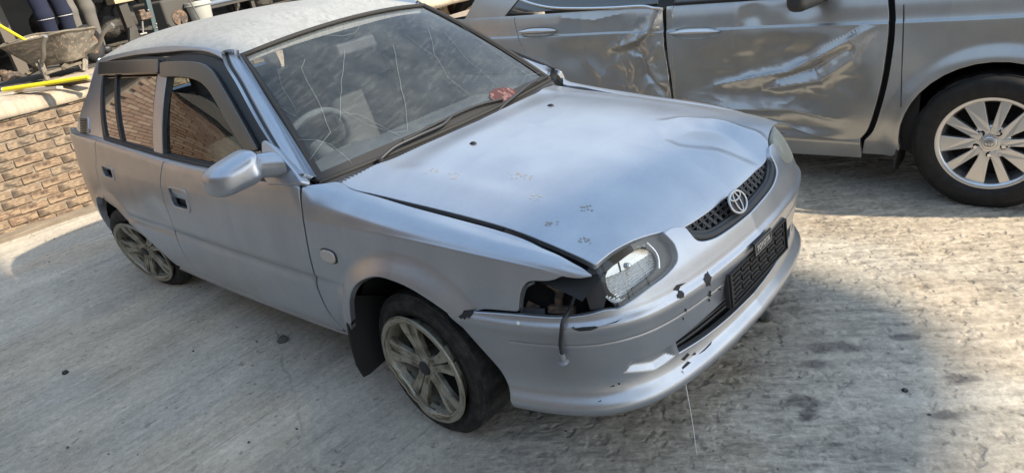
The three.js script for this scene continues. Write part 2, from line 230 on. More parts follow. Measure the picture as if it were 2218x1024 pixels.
const bumpOff = table([[0.18, -0.06], [0.225, -0.025], [0.26, 0.010], [0.285, 0.012], [0.32, -0.010], [0.365, -0.016], [0.445, -0.004], [0.515, 0.008], [0.555, 0.014], [0.575, 0.002], [0.593, -0.004], [0.64, -0.02], [0.70, -0.05], [0.76, -0.10], [0.82, -0.15]]);
function bumpS(s, y) { const a = Math.abs(s), sg = s < 0 ? -1 : 1, [x, z] = bumpPlan(a), [x2, z2] = bumpPlan(a + 0.01), [x1, z1] = bumpPlan(Math.max(0, a - 0.01)), tx = x2 - x1, tz = z2 - z1, L = Math.hypot(tx, tz), nx = tz / L, nz = a < 0.005 ? 0 : -tx / L, o = bumpOff(y)[0];
  return V(x + nx * o, y, sg * (z + nz * o)); }

const GAP = 0.004, both = [[1, ''], [-1, '']];
const curve = (S, pts, off = 0, side = 1) => pts.map(p => S(p[0], p[1]).addScaledVector(normalAt(S, p[0], p[1]).multiplyScalar(side), off));
const FS = { h: [0.016, 0.016] };
// far-side copy of a panel drawn on the near side
const flipZ = g => { const q = g.clone(), p = q.attributes.position, n = q.attributes.normal; for (let i = 0; i < p.count; i++) { p.setZ(i, -p.getZ(i)); n.setZ(i, -n.getZ(i)); } if (q.index) fixWinding(q); return q; };
const flipG = g => { const q = g.index ? g.clone() : g.clone(); const p = q.attributes.position, n = q.attributes.normal; for (let i = 0; i < p.count; i++) { p.setZ(i, -p.getZ(i)); n.setZ(i, -n.getZ(i)); } if (q.index) { const ix = q.index.array; for (let i = 0; i < ix.length; i += 3) { const t = ix[i + 1]; ix[i + 1] = ix[i + 2]; ix[i + 2] = t; } } else { for (const k of ['position', 'normal', 'uv']) { const a = q.attributes[k], m = a.itemSize; for (let i = 0; i < a.count; i += 3) for (let c = 0; c < m; c++) { const t = a.array[(i + 1) * m + c]; a.array[(i + 1) * m + c] = a.array[(i + 2) * m + c]; a.array[(i + 2) * m + c] = t; } } } return q; };
const pair = (name, g, m, sub) => { const gg = Array.isArray(g) ? merge(g) : g; const a = part(name, gg, m, hatch), b = part(name, flipG(gg), m, hatch); if (sub) { sub(a, x => x); sub(b, flipG); } return [a, b]; };

// --- hood with washer jets
const hoodNear = px(hoodS, [[735, 392], [762, 407], [800, 416], [835, 424], [970, 456], [1106, 493], [1187, 524], [1241, 547], [1290, 571]], -0.42, 0.63);

const hoodFront = [[0.665, 0.55], [0.684, 0.473], [0.705, 0.41], [0.724, 0.362], [0.740, 0.321], [0.749, 0.27], [0.756, 0.169], [0.758, 0.06]];
const hoodRear = [[-0.318, 0.0], [-0.328, 0.2], [-0.362, 0.45]];
{
  const half = [...spline([hoodRear[0], hoodRear[1], hoodRear[2], hoodNear[0]], false, 5).slice(0, -1), ...spline(hoodNear, false, 4).slice(0, -1), ...spline([hoodNear[8], ...hoodFront], false, 4)];
  const loop = [...half, ...half.slice(1).reverse().map(p => [p[0], -p[1]])];
  const hood = part('hood', panel(hoodS, loop, { h: [0.0125, 0.0125], side: -1, r: 0.004, d: 0.016 }), M.paint, hatch, 'silver hood with a knocked-in nose and dusty paw prints');
  for (const p of [[1193, 229], [1025, 311]]) { const [u, v] = onS(hoodS, p[0], p[1], -0.2, 0), q = hoodS(u, v); const g = new THREE.SphereGeometry(0.012, 12, 8, 0, Math.PI * 2, 0, Math.PI / 2); g.scale(1.35, 0.75, 0.9); g.translate(q.x, q.y - 0.001, q.z); part('washer_jet', g, M.black, hood); }
  // dried paw prints and a bird-lime mark: little raised specks of dirt
  const R = rng(5), specks = [];
  for (const [cx, cy] of [[1160, 428], [985, 382], [1140, 384], [1115, 380], [1272, 452], [1195, 486], [935, 372], [1268, 522]]) for (let k = 0; k < 9; k++) { const [u, v] = onS(hoodS, cx + (R() - 0.5) * 26, cy + (R() - 0.5) * 13, 0.1, 0.4), q = hoodS(u, v), g = new THREE.CircleGeometry(0.0016 + R() * 0.0022, 7); g.rotateX(-Math.PI / 2); g.scale(1 + R(), 1, 1); g.applyQuaternion(new THREE.Quaternion().setFromUnitVectors(V(0, 1, 0), normalAt(hoodS, u, v).multiplyScalar(-1))); g.translate(q.x, q.y + 0.0008, q.z); specks.push(g); }
  part('dirt_specks', specks, std({ color: rgb(0.30, 0.28, 0.25), roughness: 0.95 }), hood).userData.kind = 'stuff';
}
// --- front fenders, doors, quarter panels
const archF = spline([[-0.335, 0.085], [-0.30, 0.16], [-0.256, 0.235], [-0.207, 0.276], [-0.131, 0.307], [-0.056, 0.322], [0.032, 0.322], [0.111, 0.312], [0.199, 0.29], [0.25, 0.272]], false, 5);
const gapFD = spline([[-0.458, 0.601], [-0.455, 0.53], [-0.452, 0.42], [-0.460, 0.334], [-0.468, 0.264], [-0.468, 0.209], [-0.460, 0.15], [-0.438, 0.10], [-0.42, 0.07]], false, 4);
{
  const joint = px(sideS, [[1050, 668], [1117, 673]], 0.35, 0.26), cut = spline(px(sideS, [[1121, 672], [1124, 640], [1132, 618], [1150, 607], [1200, 604], [1250, 601], [1278, 597]], 0.5, 0.27), false, 4, [0, 6]);
  const fe = px(sideS, [[1276, 594], [1262, 582], [1241, 570], [1187, 543], [1106, 508], [970, 470], [835, 432], [790, 419], [760, 410]], 0.65, 0.6);
  const top = spline([[0.657, 0.545], ...fe, [-0.375, 0.697], [-0.409, 0.655], [-0.458, 0.601]], false, 4);
  const loop = [...gapFD.slice(0, -1), ...archF, ...joint, ...cut, ...top.slice(0, -1)];
  const ff = pair('front_fender', panel(sideS, loop, { ...FS, h: [0.012, 0.012], r: 0.003, d: 0.02 }), M.paint); ff[1].position.set(0, -0.022, 0.01);
  // side repeater lamp
  const lampLoop = []; for (let i = 0; i < 20; i++) { const a = i / 20 * 2 * Math.PI, c = Math.cos(a), s = Math.sin(a); lampLoop.push([-0.352 + 0.036 * Math.sign(c) * Math.abs(c) ** 0.7, 0.317 + 0.0125 * Math.sign(s) * Math.abs(s) ** 0.7]); }
  const amb = phy({ color: rgb(0.75, 0.66, 0.58), roughness: 0.15, transmission: 0.35, thickness: 0, clearcoat: 1 });
  pair('side_repeater', panel(sideS, lampLoop.map(p => [mix(-0.352, p[0], 1.22), mix(0.317, p[1], 1.3)]), { h: [0.006, 0.006], r: 0.002, d: 0.004, off: 0.003 }), M.trim, (o, f) => part('lens', f(panel(sideS, lampLoop, { h: [0.006, 0.006], r: 0.004, d: 0.004, off: 0.009 })), amb, o));
}
const doorRear = spline([[-1.53, 0.692], [-1.552, 0.58], [-1.60, 0.46], [-1.628, 0.37], [-1.634, 0.30], [-1.63, 0.24], [-1.626, 0.13], [-1.62, 0.066]], false, 4);
const rdoorRear = spline([[-2.29, 0.692], [-2.39, 0.56], [-2.46, 0.43], [-2.49, 0.35], [-2.47, 0.292]], false, 4);
const archR = [[-2.47, 0.282], [-2.317, 0.268], [-2.124, 0.206], [-1.96, 0.138], [-1.885, 0.072]];
const shift = (l, d) => l.map(p => [p[0] + d, p[1]]);
function doorPanel(name, loop, hx, hv, hw, hh) { // door skin with a sunk pull handle
  const hole = []; for (let i = 0; i < 16; i++) { const a = i / 16 * 2 * Math.PI + 0.2, c = Math.cos(a), s = Math.sin(a); hole.push([hx + hw * Math.sign(c) * Math.abs(c) ** 0.35, hv + hh * Math.sign(s) * Math.abs(s) ** 0.35]); }
  pair(name, panel(sideS, loop, { ...FS, holes: [hole], d: 0.02 }), M.paint, (o, f) => {
    const ring = hole.map(p => [mix(hx, p[0], 1.1), mix(hv, p[1], 1.14)]);
    const h = part('door_handle', f(panel(sideS, ring, { h: [0.01, 0.01], holes: [hole.map(p => [mix(hx, p[0], 0.93), mix(hv, p[1], 0.9)])], r: 0.003, d: 0.004, off: 0.004 })), M.paint, o);
    part('recess', f(panel((u, v) => { const p = sideS(u, v), q = clamp((hv + hh * 0.3 - v) / hh, 0, 1); p.z -= 0.032; return p; }, hole.map(p => [mix(hx, p[0], 1.15), mix(hv, p[1], 1.15)]), { h: [0.02, 0.02], edge: false })), M.trim, h);
    part('pull_flap', f(panel((u, v) => { const p = sideS(u, v); p.z -= 0.006 + 0.5 * Math.max(0, hv + 0.01 - v); return p; }, [[hx - hw * 0.9, hv - hh * 0.15], [hx + hw * 0.9, hv - hh * 0.15], [hx + hw * 0.9, hv + hh * 0.9], [hx - hw * 0.9, hv + hh * 0.9]], { h: [0.02, 0.01], r: 0.003, d: 0.006 })), M.paint, h);
  });
}
{
  const f = shift(gapFD, -0.014).filter(p => p[1] > 0.08);
  doorPanel('front_door', [...f, [-0.46, 0.075], [-0.9, 0.066], [-1.3, 0.064], ...doorRear.slice().reverse(), [-1.2, 0.694], [-0.8, 0.694], [-0.55, 0.68], [-0.49, 0.64]], -1.462, 0.372, 0.088, 0.036);
  doorPanel('rear_door', [...shift(doorRear, -0.011), [-1.7, 0.062], ...archR.slice().reverse(), ...rdoorRear.slice().reverse(), [-2.0, 0.694], [-1.8, 0.694]], -2.295, 0.41, 0.078, 0.036);
  pair('sill', panel(sideS, [[-0.37, 0.06], [-0.5, 0.062], [-0.9, 0.056], [-1.3, 0.054], [-1.87, 0.056], [-1.95, 0.02], [-1.5, 0.012], [-0.9, 0.03], [-0.4, 0.05]], { ...FS, d: 0.05 }), M.paint);
  pair('quarter_panel', panel(sideS, [...shift(rdoorRear, -0.011), [-2.5, 0.285], [-2.6, 0.282], [-2.70, 0.266], [-2.765, 0.235], [-2.81, 0.17], [-2.83, 0.10], [-3.19, 0.10], [-3.2, 0.35], [-3.17, 0.50], [-3.08, 0.59], [-2.95, 0.66], [-2.84, 0.70], [-2.5, 0.70], [-2.33, 0.70]], { ...FS, d: 0.03 }), M.paint);
}
// --- cabin sides: door frames, glass, pillars
{
  const fTop = [[-1.66, 0.368], [-1.50, 0.378], [-1.36, 0.384], [-1.225, 0.381], [-1.128, 0.366], [-0.996, 0.308], [-0.827, 0.207], [-0.662, 0.109], [-0.515, 0.004]];
  const fWin = spline([[-1.60, 0.012], [-1.605, 0.17], [-1.61, 0.318], [-1.45, 0.325], [-1.285, 0.326], [-1.165, 0.296], [-0.955, 0.196], [-0.75, 0.088], [-0.635, 0.012]], true, 4, [0, 2, 8]);
  pair('front_door_frame', panel(greenS, [[-1.656, 0], ...spline(fTop, false, 4)], { ...FS, holes: [fWin], d: 0.03 }), M.trim);
  const glassTop = px(greenS, [[362, 198], [425, 206], [455, 222], [500, 272], [545, 331]], -1.6, 0.25);
  part('front_door_glass', panel(greenS, [[-1.61, 0.0], ...glassTop, [-0.65, 0.03], [-0.63, 0.0]], { h: [0.05, 0.05], off: -0.015, r: 0.0015, d: 0.002 }), M.sideGlass, hatch, 'front window wound partly down'); part('front_door_glass', flipG(panel(greenS, fWin, { h: [0.05, 0.05], off: -0.012, edge: false })), M.tint, hatch);
  const dv = px(greenS, [[249, 160], [262, 311]], -2.2, 0.3);
  const rTop = [[-1.672, 0.368], [-1.9, 0.376], [-2.2, 0.370], [-2.36, 0.362], [-2.46, 0.345]];
  const w1 = [[-1.705, 0.012], [-1.715, 0.322], [dv[0][0] + 0.012, 0.326], [dv[1][0] + 0.012, 0.012]], w2 = [[dv[1][0] - 0.015, 0.012], [dv[0][0] - 0.015, 0.326], [-2.405, 0.32], [-2.425, 0.30], [-2.295, 0.012]];
  pair('rear_door_frame', panel(greenS, [[-1.668, 0], ...rTop, [-2.335, 0]], { ...FS, holes: [w1, w2], d: 0.03 }), M.trim);
  pair('rear_door_glass', panel(greenS, w1.map((p, i) => [p[0] + (i < 2 ? 0.01 : -0.01), p[1] + (i === 0 || i === 3 ? -0.01 : 0.01)]), { h: [0.05, 0.05], off: -0.010, edge: false }), M.tint);
  pair('quarter_glass', panel(greenS, w2.map((p, i) => [p[0] + (i < 2 ? 0.01 : -0.01), p[1] + (i === 0 || i === 4 ? -0.01 : 0.01)]), { h: [0.05, 0.05], off: -0.008, edge: false }), M.tint);
  pair('b_pillar', panel(greenS, [[-1.612, 0.0], [-1.612, 0.33], [-1.665, 0.34], [-1.70, 0.325], [-1.70, 0.0]], { ...FS, off: 0.003, d: 0.01 }), M.paint);
  // roof side rail (painted) over the door frames, with the drip gutter under it
  const rail = [[-2.56, 0.392], [-2.3, 0.397], [-1.9, 0.402], [-1.5, 0.404], [-1.3, 0.408], [-1.15, 0.404]], lower = [[-1.125, 0.384], [-1.225, 0.397], [-1.36, 0.400], [-1.66, 0.388], [-2.0, 0.388], [-2.3, 0.384], [-2.50, 0.372]];
  pair('roof_rail', panel((x, v) => { const p = greenS(x, v); return p; }, [...spline(rail, false, 4), ...spline(lower, false, 4)], { ...FS, r: 0.006, d: 0.02, off: 0.012 }), M.paint);
  // A pillar: painted strip between the door frame and the windscreen
  const ga = [[-1.15, 0.408], [-1.10, 0.372], [-0.985, 0.318], [-0.815, 0.217], [-0.65, 0.118], [-0.495, 0.008]], gt = table(ga.map((p, i) => [i / 5, ...p])), st = table([[0, 1.015], [0.2, 0.96], [0.4, 0.80], [0.6, 0.53], [0.8, 0.27], [1, 0.01]]);
  const aS = (u, v) => { const g = gt(u), a = greenS(g[0], g[1]), b = screenS(1.012, st(u)[0]); a.lerp(b, v); a.x += 0.012 * 4 * v * (1 - v) * 0.5; a.z += 0.012 * 4 * v * (1 - v); a.y += 0.008 * 4 * v * (1 - v); return a; };
  const ap = pair('a_pillar', panel(aS, [[0, 0.12], [1, 0.12], [1, 0.86], [0, 0.9]], { h: [0.02, 0.1], side: -1, r: 0.003, d: 0.02, ne: 4e-4 }), M.paint); ap[1].position.set(-0.012, -0.012, 0.022);
  pair('pillar_gutter', tube(ga.map(p => greenS(p[0], p[1]).add(V(0.004, 0, 0.004))), 0.009, 6, 30), M.trim);
  // C pillar with its vent
  pair('c_pillar', panel(greenS, spline([[-2.335, 0.0], [-2.46, 0.345], [-2.50, 0.39], [-2.60, 0.392], [-2.645, 0.229], [-2.83, 0.0]], true, 1), { ...FS, d: 0.03 }), M.paint, (o, f) => {
    const v = part('vent', f(panel(greenS, px(greenS, [[174, 253], [191, 256], [193, 286], [174, 289]], -2.6, 0.05), { h: [0.03, 0.03], r: 0.004, d: 0.004, off: 0.006 })), M.paint, o);
    const sl = []; for (let k = 0; k < 9; k++) { const y = 256 + k * 3.6; const [a, b] = px(greenS, [[177, y], [189, y + 1]], -2.6, 0.05); const A = greenS(...a), B = greenS(...b); A.z += 0.011; B.z += 0.011; sl.push(bar(A, B, 0.006, 0.003)); } part('vent_slots', f(merge(sl)), M.black, v); });
  // smoked wind deflectors over the windows
  const off = (S, o) => (u, v) => { const p = S(u, v); p.z += o; return p; };
  const vo = (lo, hi, out) => (u, v) => { const q = clamp((v - lo) / (hi - lo)); const p = greenS(u, v); p.z += 0.012 + out * (1 - q * q); return p; };
  const fo = px(greenS, [[357, 133], [400, 130], [440, 133], [462, 143], [480, 165], [510, 215], [540, 268], [568, 318]], -1.65, 0.36), fi = px(greenS, [[545, 322], [520, 285], [495, 243], [470, 200], [452, 178], [436, 168], [410, 162], [357, 160]], -0.85, 0.2);
  const vS = (u, v) => { const p = greenS(u, v); p.z += 0.026; return p; };
  pair('front_wind_deflector', panel(vS, [...spline(fo, false, 3), ...spline(fi, false, 3)], { ...FS, r: 0.004, d: 0.012 }), M.smoke);
  const ro = px(greenS, [[223, 133], [280, 129], [351, 126], [351, 153], [290, 155], [222, 158]], -2.4, 0.36);
  pair('rear_wind_deflector', panel(vS, ro, { ...FS, r: 0.004, d: 0.012 }), M.smoke);
  pair('belt_moulding', tube([-2.3, -2.0, -1.7, -1.55, -1.2, -0.9, -0.6].map(x => greenS(x, 0.004).add(V(0, 0, 0.004))), 0.0075, 6, 40), M.trim);
}
// --- roof and tailgate
{
  const hx = z => -1.092 + 0.05 * (1 - (z / 0.512) ** 2), front = [], back = [];
  for (let i = 0; i <= 24; i++) { const z = -0.518 + 1.036 * i / 24; front.push([hx(z), z]); back.push([-2.60 - 0.03 * (1 - (z / 0.53) ** 2), z]); }
  const sideL = []; for (let i = 1; i < 24; i++) { const x = mix(-1.092, -2.6, i / 24); sideL.push([x, railT(x)[1] - 0.004]); }
  part('roof', panel(roofS, [...front, ...sideL, ...back.reverse(), ...sideL.slice().reverse().map(p => [p[0], -p[1]])], { h: [0.02, 0.02], side: -1, r: 0.008, d: 0.03, uvs: 1.0 }), M.roof, hatch, 'silver roof chalky with dried dusty drips');
  const tp = table([[0, -2.645, 1.262, 0.51], [0.12, -2.68, 1.225, 0.53], [0.5, -2.84, 0.94, 0.68], [0.62, -2.98, 0.885, 0.68], [0.70, -3.08, 0.835, 0.67], [0.8, -3.15, 0.70, 0.66], [1, -3.17, 0.34, 0.66]]);
  const tS = (z, t) => { const [x, y, w] = tp(t); const q = z / 0.66; return V(x - 0.05 * (1 - q * q), y + 0.05 * (1 - q * q) * sstep(0.5, 0.0, t), q * w); };
  part('tailgate', panel(tS, [[-0.65, 0], [0.65, 0], [0.65, 0.98], [-0.65, 0.98]], { holes: [[[-0.5, 0.10], [0.5, 0.10], [0.56, 0.44], [-0.56, 0.44]]], h: [0.05, 0.02], d: 0.02 }), M.paint, hatch);
  part('tailgate_glass', panel(tS, [[-0.51, 0.09], [0.51, 0.09], [0.57, 0.45], [-0.57, 0.45]], { h: [0.1, 0.05], edge: false, off: -0.008 }), M.sideGlass, hatch);
}
// --- windscreen with its rubber, cracks and dust
{
  const loop = []; for (let i = 0; i <= 10; i++) loop.push([mix(-0.985, 0.985, i / 10), 0.015]); for (let i = 0; i <= 10; i++) loop.push([mix(0.985, -0.985, i / 10), 0.985]);
  const ws = part('windscreen', panel(screenS, loop, { h: [0.05, 0.05], edge: false, side: 1 }), M.glass, hatch, 'cracked dusty windscreen');
  const dustA = tex(1024, 512, (u, v) => { const g = hash2(Math.floor(u * 1024), Math.floor(v * 512)), f = fbm(u * 12, v * 8, 5), s = fbm(u * 40 + v * 60, v * 25 - u * 12, 3), e = fbm(u * 40, v * 40, 2); const k = 0.075 + 0.12 * (f - 0.4) + 0.05 * sstep(0.5, 0.8, s) + (g - 0.5) * 0.05 + 0.03 * (e - 0.5); return [k, k, k]; }, { srgb: false });
  const dustG = panel(screenS, loop.map(p => [p[0] * 0.975, Math.max(p[1], 0.055)]), { h: [0.05, 0.05], edge: false, off: 0.002 }); { const uv = dustG.attributes.uv; for (let i = 0; i < uv.count; i++) uv.setXY(i, uv.getX(i) * 0.5 + 0.5, uv.getY(i)); }
  part('dust_film', dustG, std({ color: rgb(0.46, 0.46, 0.43), roughness: 1, transparent: true, alphaMap: dustA, opacity: 0.9, depthWrite: false }), ws);
  const rub = []; const E = (pts, r) => rub.push(tube(pts, r, 6, 40));
  E([-1, -0.6, -0.2, 0.2, 0.6, 1].map(s => screenS(s, 1.0).add(V(0.002, 0.004, 0))), 0.010); E([-1, -0.6, -0.2, 0.2, 0.6, 1].map(s => screenS(s, 0.0)), 0.010);
  for (const s of [-1, 1]) E([0, 0.25, 0.5, 0.75, 1].map(t => screenS(s * 1.0, t).add(V(0, 0.002, 0))), 0.013);
  part('rubber_seal', rub, M.rubber, ws);
  // band of black under the lower edge and side
  part('black_border', [panel(screenS, [[-0.985, 0.0], [0.985, 0.0], [0.985, 0.05], [0.6, 0.06], [-0.6, 0.06], [-0.985, 0.05]], { h: [0.05, 0.03], edge: false, off: -0.003 }), panel(screenS, [[0.962, 0.0], [0.985, 0.0], [0.985, 0.99], [0.968, 0.99]], { h: [0.05, 0.05], edge: false, off: -0.004 }), panel(screenS, [[-0.962, 0.0], [-0.985, 0.0], [-0.985, 0.99], [-0.968, 0.99]], { h: [0.05, 0.05], edge: false, off: -0.004 })], M.black, ws);
  const R = rng(77), cracks = [];
  const crack = (list, r) => { const p = px(screenS, list, 0.6, 0.5), out = []; for (let i = 0; i < p.length - 1; i++) for (let k = 0; k < 3; k++) { const t = k / 3; out.push(screenS(mix(p[i][0], p[i + 1][0], t) + (k ? (R() - 0.5) * 0.006 : 0), mix(p[i][1], p[i + 1][1], t) + (k ? (R() - 0.5) * 0.006 : 0)).add(V(0.003, 0.005, 0))); } out.push(screenS(...p[p.length - 1]).add(V(0.003, 0.005, 0))); cracks.push(tube(out, r * 0.52, 4, out.length * 2)); };
  crack([[745, 110], [743, 150], [738, 185], [737, 225], [735, 265]], 0.0011); crack([[850, 100], [860, 150], [868, 195], [878, 235], [882, 285]], 0.0012);
  crack([[660, 130], [652, 150], [665, 180], [690, 225], [705, 265], [715, 290]], 0.001); crack([[715, 290], [698, 310], [680, 335], [668, 350]], 0.0011); crack([[640, 305], [680, 305], [715, 315], [740, 335], [760, 355]], 0.001);
  crack([[740, 240], [790, 270], [850, 290], [882, 285]], 0.0008); crack([[738, 245], [775, 250], [815, 270], [865, 295]], 0.0008); crack([[925, 60], [940, 120], [970, 170], [1020, 210]], 0.0008); crack([[960, 70], [1010, 130], [1080, 190]], 0.0007); crack([[1000, 60], [1080, 120], [1150, 170]], 0.0007);
  crack([[780, 50], [775, 65], [765, 75], [740, 80], [700, 78]], 0.0009); crack([[1170, 160], [1140, 165], [1128, 185]], 0.0008); crack([[560, 200], [600, 230], [650, 262]], 0.0006); crack([[600, 150], [610, 190], [640, 240]], 0.0006); crack([[880, 80], [920, 110], [950, 130]], 0.0006);
  part('crack_lines', cracks, std({ color: rgb(0.23, 0.27, 0.27), roughness: 0.4 }), ws);
  // torn licence sticker, maroon
  const R2 = rng(9), st = []; for (let i = 0; i < 26; i++) { const a = i / 26 * 2 * Math.PI; const [u, v] = onS(screenS, 1090 + Math.cos(a) * (30 + R2() * 3), 207 + Math.sin(a) * (14.5 + R2() * 2), -0.6, 0.1); st.push([u, v]); }
  const stT = tex(128, 128, (u, v) => { const f = fbm(u * 9, v * 9, 4); const k = sstep(0.58, 0.66, f); return [mix(0.26, 0.42, k), mix(0.15, 0.32, k), mix(0.16, 0.32, k)]; });
  const sg = panel(screenS, st, { h: [0.03, 0.03], edge: false, off: -0.006 }); { const uv = sg.attributes.uv; for (let i = 0; i < uv.count; i++) uv.setXY(i, uv.getX(i) * 4, uv.getY(i) * 4); }
  part('torn_sticker', sg, std({ map: stT, roughness: 0.9 }), ws);
}
// --- front bumper, one moulding with lamp cut-outs, grille opening and lower intake
const lampN = [[0.657, 0.707], [0.576, 0.728], [0.464, 0.732], [0.401, 0.719], [0.391, 0.688], [0.403, 0.654], [0.453, 0.635], [0.534, 0.621], [0.619, 0.597], [0.638, 0.632], [0.650, 0.681]];
const grilleLow = [[0.315, 0.705], [0.297, 0.662], [0.235, 0.640], [0.15, 0.632], [0.0, 0.628], [-0.15, 0.632], [-0.235, 0.640], [-0.297, 0.662], [-0.315, 0.705]];
const intake = [[0.452, 0.405], [0.30, 0.422], [0, 0.432], [-0.30, 0.422], [-0.452, 0.405], [-0.435, 0.352], [-0.25, 0.340], [0, 0.335], [0.25, 0.340], [0.435, 0.352]];
const bumper = (() => {
  const topN = [[1.03, 0.566], [0.95, 0.578], [0.872, 0.584], [0.761, 0.584], [0.69, 0.590], [0.652, 0.594], [0.619, 0.590]];
  const lampEdge = [[0.534, 0.614], [0.453, 0.627], [0.398, 0.648], [0.384, 0.688], [0.396, 0.722], [0.360, 0.722], [0.322, 0.712]];
  const half = [...spline(topN, false, 4).slice(0, -1), ...spline([[0.619, 0.590], ...lampEdge], false, 4, [0, 5])];
  const bot = []; for (let i = 0; i <= 40; i++) { const s = mix(0.915, -0.915, i / 40); bot.push([s, 0.243]); }
  const archB = [[0.922, 0.30], [0.945, 0.37], [0.975, 0.45], [1.0, 0.52]];
  const loop = [...half, ...spline(grilleLow, false, 4), ...half.slice().reverse().map(p => [-p[0], p[1]]), ...archB.slice().reverse().map(p => [-p[0], p[1]]), ...bot.slice().reverse(), ...archB];
  // fog-lamp recess: a sunk triangular pocket either side of the intake
  const pk = [[0.63, 0.372], [0.605, 0.414], [0.53, 0.412], [0.462, 0.404], [0.447, 0.352], [0.53, 0.345]]; const pocket = (s, y) => { const a = Math.abs(s); if (a < 0.42 || a > 0.66 || y < 0.32 || y > 0.44) return 0; let m = 1e9, ins = false; for (let i = 0, j = pk.length - 1; i < pk.length; j = i++) { const A = pk[j], B = pk[i], dx = B[0] - A[0], dy = B[1] - A[1], t = clamp(((a - A[0]) * dx + (y - A[1]) * dy) / (dx * dx + dy * dy)); m = Math.min(m, Math.hypot(a - A[0] - dx * t, y - A[1] - dy * t)); if ((A[1] > y) !== (B[1] > y) && a < dx * (y - A[1]) / dy + A[0]) ins = !ins; } return ins ? sstep(0, 0.026, m) : 0; };
  const bS = (s, y) => { const p = bumpS(s, y), k = pocket(s, y); const groove = 0.0025 * gauss(y - 0.497, 0.0035) * (Math.abs(s) < 0.9 ? 1 : 0); if (k > 0.001 || groove > 1e-4) { const e = 1e-3, n = bumpS(s + e, y).sub(bumpS(s - e, y)).cross(bumpS(s, y + e).sub(bumpS(s, y - e))).normalize(); p.addScaledVector(n, (0.013 * k + groove) * NSIGN); } return p; };
  const NSIGN = normalAt(bumpS, 0, 0.5).x > 0 ? -1 : 1;
  const b = part('front_bumper', panel(bS, loop, { holes: [spline(intake, true, 4, [0, 4, 5, 9])], h: [0.007, 0.0045], side: -NSIGN, r: 0.004, d: 0.02, ne: 8e-4 }), M.paint, hatch, 'silver front bumper with chipped paint');
  const out = (s, y, o) => { const n = normalAt(bumpS, s, y).multiplyScalar(-NSIGN); return bumpS(s, y).addScaledVector(n, o); };
  const offB = o => (s, y) => out(s, y, o);
  const sd = { side: -NSIGN };
  // lower intake: dark duct with two thin bars
  part('intake_duct', panel(offB(-0.07), [[0.48, 0.46], [-0.48, 0.46], [-0.46, 0.30], [0.46, 0.30]], { h: [0.05, 0.05], edge: false, ...sd }), M.black, b);
  for (const y of [0.383, 0.402]) { const pts = []; for (let i = 0; i <= 16; i++) pts.push(out(mix(0.455, -0.455, i / 16), y - 0.004, -0.012)); part('intake_bar', tube(pts, 0.0055, 6, 48), M.trim, b); }
  // paint chips: bare black plastic
  const R = rng(31), chip = (list, d, sharp) => { const c = px(bumpS, list, 0.3, 0.5); part('paint_chip', panel(bumpS, c, { h: [0.01, 0.01], edge: false, off: 0.0012, ...sd }), M.black, b); };
  const blob = (cx, cy, rx, ry, n = 16, j = 0.5) => { const l = []; for (let i = 0; i < n; i++) { const a = i / n * 2 * Math.PI, k = 1 - j * R(); l.push([cx + Math.cos(a) * rx * k, cy + Math.sin(a) * ry * k]); } chip(l); };
  blob(1533, 604, 11, 18, 20, 0.45); blob(1476, 638, 11, 13, 18, 0.5); blob(1538, 636, 4, 8, 10, 0.5); blob(1486, 672, 4, 7, 9, 0.6); blob(1466, 625, 6, 5, 10, 0.6); blob(1559, 626, 4, 3, 8, 0.6); blob(1480, 690, 2, 5, 7, 0.5); blob(1536, 650, 3, 4, 8, 0.5);
  chip([[1458, 628], [1466, 617], [1486, 612], [1474, 620], [1470, 630]]); chip([[1478, 795], [1490, 782], [1497, 785], [1488, 793], [1479, 800]]); chip([[1512, 768], [1530, 752], [1543, 738], [1540, 746], [1526, 760]]); chip([[1476, 778], [1490, 764], [1494, 768], [1482, 781]]); chip([[1498, 770], [1506, 762], [1508, 768]]); chip([[1320, 838], [1330, 833], [1332, 836]]); chip([[1293, 871], [1302, 866], [1303, 869]]);
  chip([[1240, 712], [1262, 708], [1290, 706], [1297, 709], [1280, 715], [1255, 717]]); chip([[1300, 706], [1330, 697], [1348, 690], [1335, 698]]); chip([[1236, 710], [1243, 707], [1246, 711]]); blob(1341, 831, 4, 2.5, 8, 0.5);
  // torn corner by the wheel arch: bare black, jagged edge
  chip([[986, 672], [1028, 671], [1022, 683], [1016, 690], [1012, 686], [1007, 692], [1002, 688], [999, 691]]);
  // number-plate holder with tread pattern, and its name tab
  const plate = part('plate_holder', [(() => { const g = extrude(spline([[-0.215, -0.056], [0.215, -0.056], [0.218, -0.05], [0.218, 0.05], [0.215, 0.056], [-0.215, 0.056], [-0.218, 0.05], [-0.218, -0.05]], true, 1), 0.012, 0.003); g.rotateY(Math.PI / 2); return g; })()], M.trim, b);
  const pr = []; for (let r = 0; r < 6; r++) for (let c = 0; c < 6; c++) { const w = 0.057, z = -0.162 + c * 0.065, y = -0.040 + r * 0.016; pr.push(box(0.006, 0.004, w * (r % 2 ? 0.7 : 0.95), 0.017, y, z + (r % 2 ? 0.006 : 0))); if (r % 2) pr.push(box(0.006, 0.018, 0.004, 0.017, y, z - 0.03)); }
  part('rib_pattern', pr, M.black, plate); part('plate_rim', [box(0.008, 0.006, 0.43, 0.018, 0.054, 0), box(0.008, 0.006, 0.43, 0.018, -0.054, 0), box(0.008, 0.108, 0.006, 0.018, 0, 0.214), box(0.008, 0.108, 0.006, 0.018, 0, -0.214)], M.black, plate);
  plate.position.set(0.826, 0.464, 0); plate.rotation.z = 0.05;
  const tag = tex(512, 160, () => [0, 0, 0]); { }
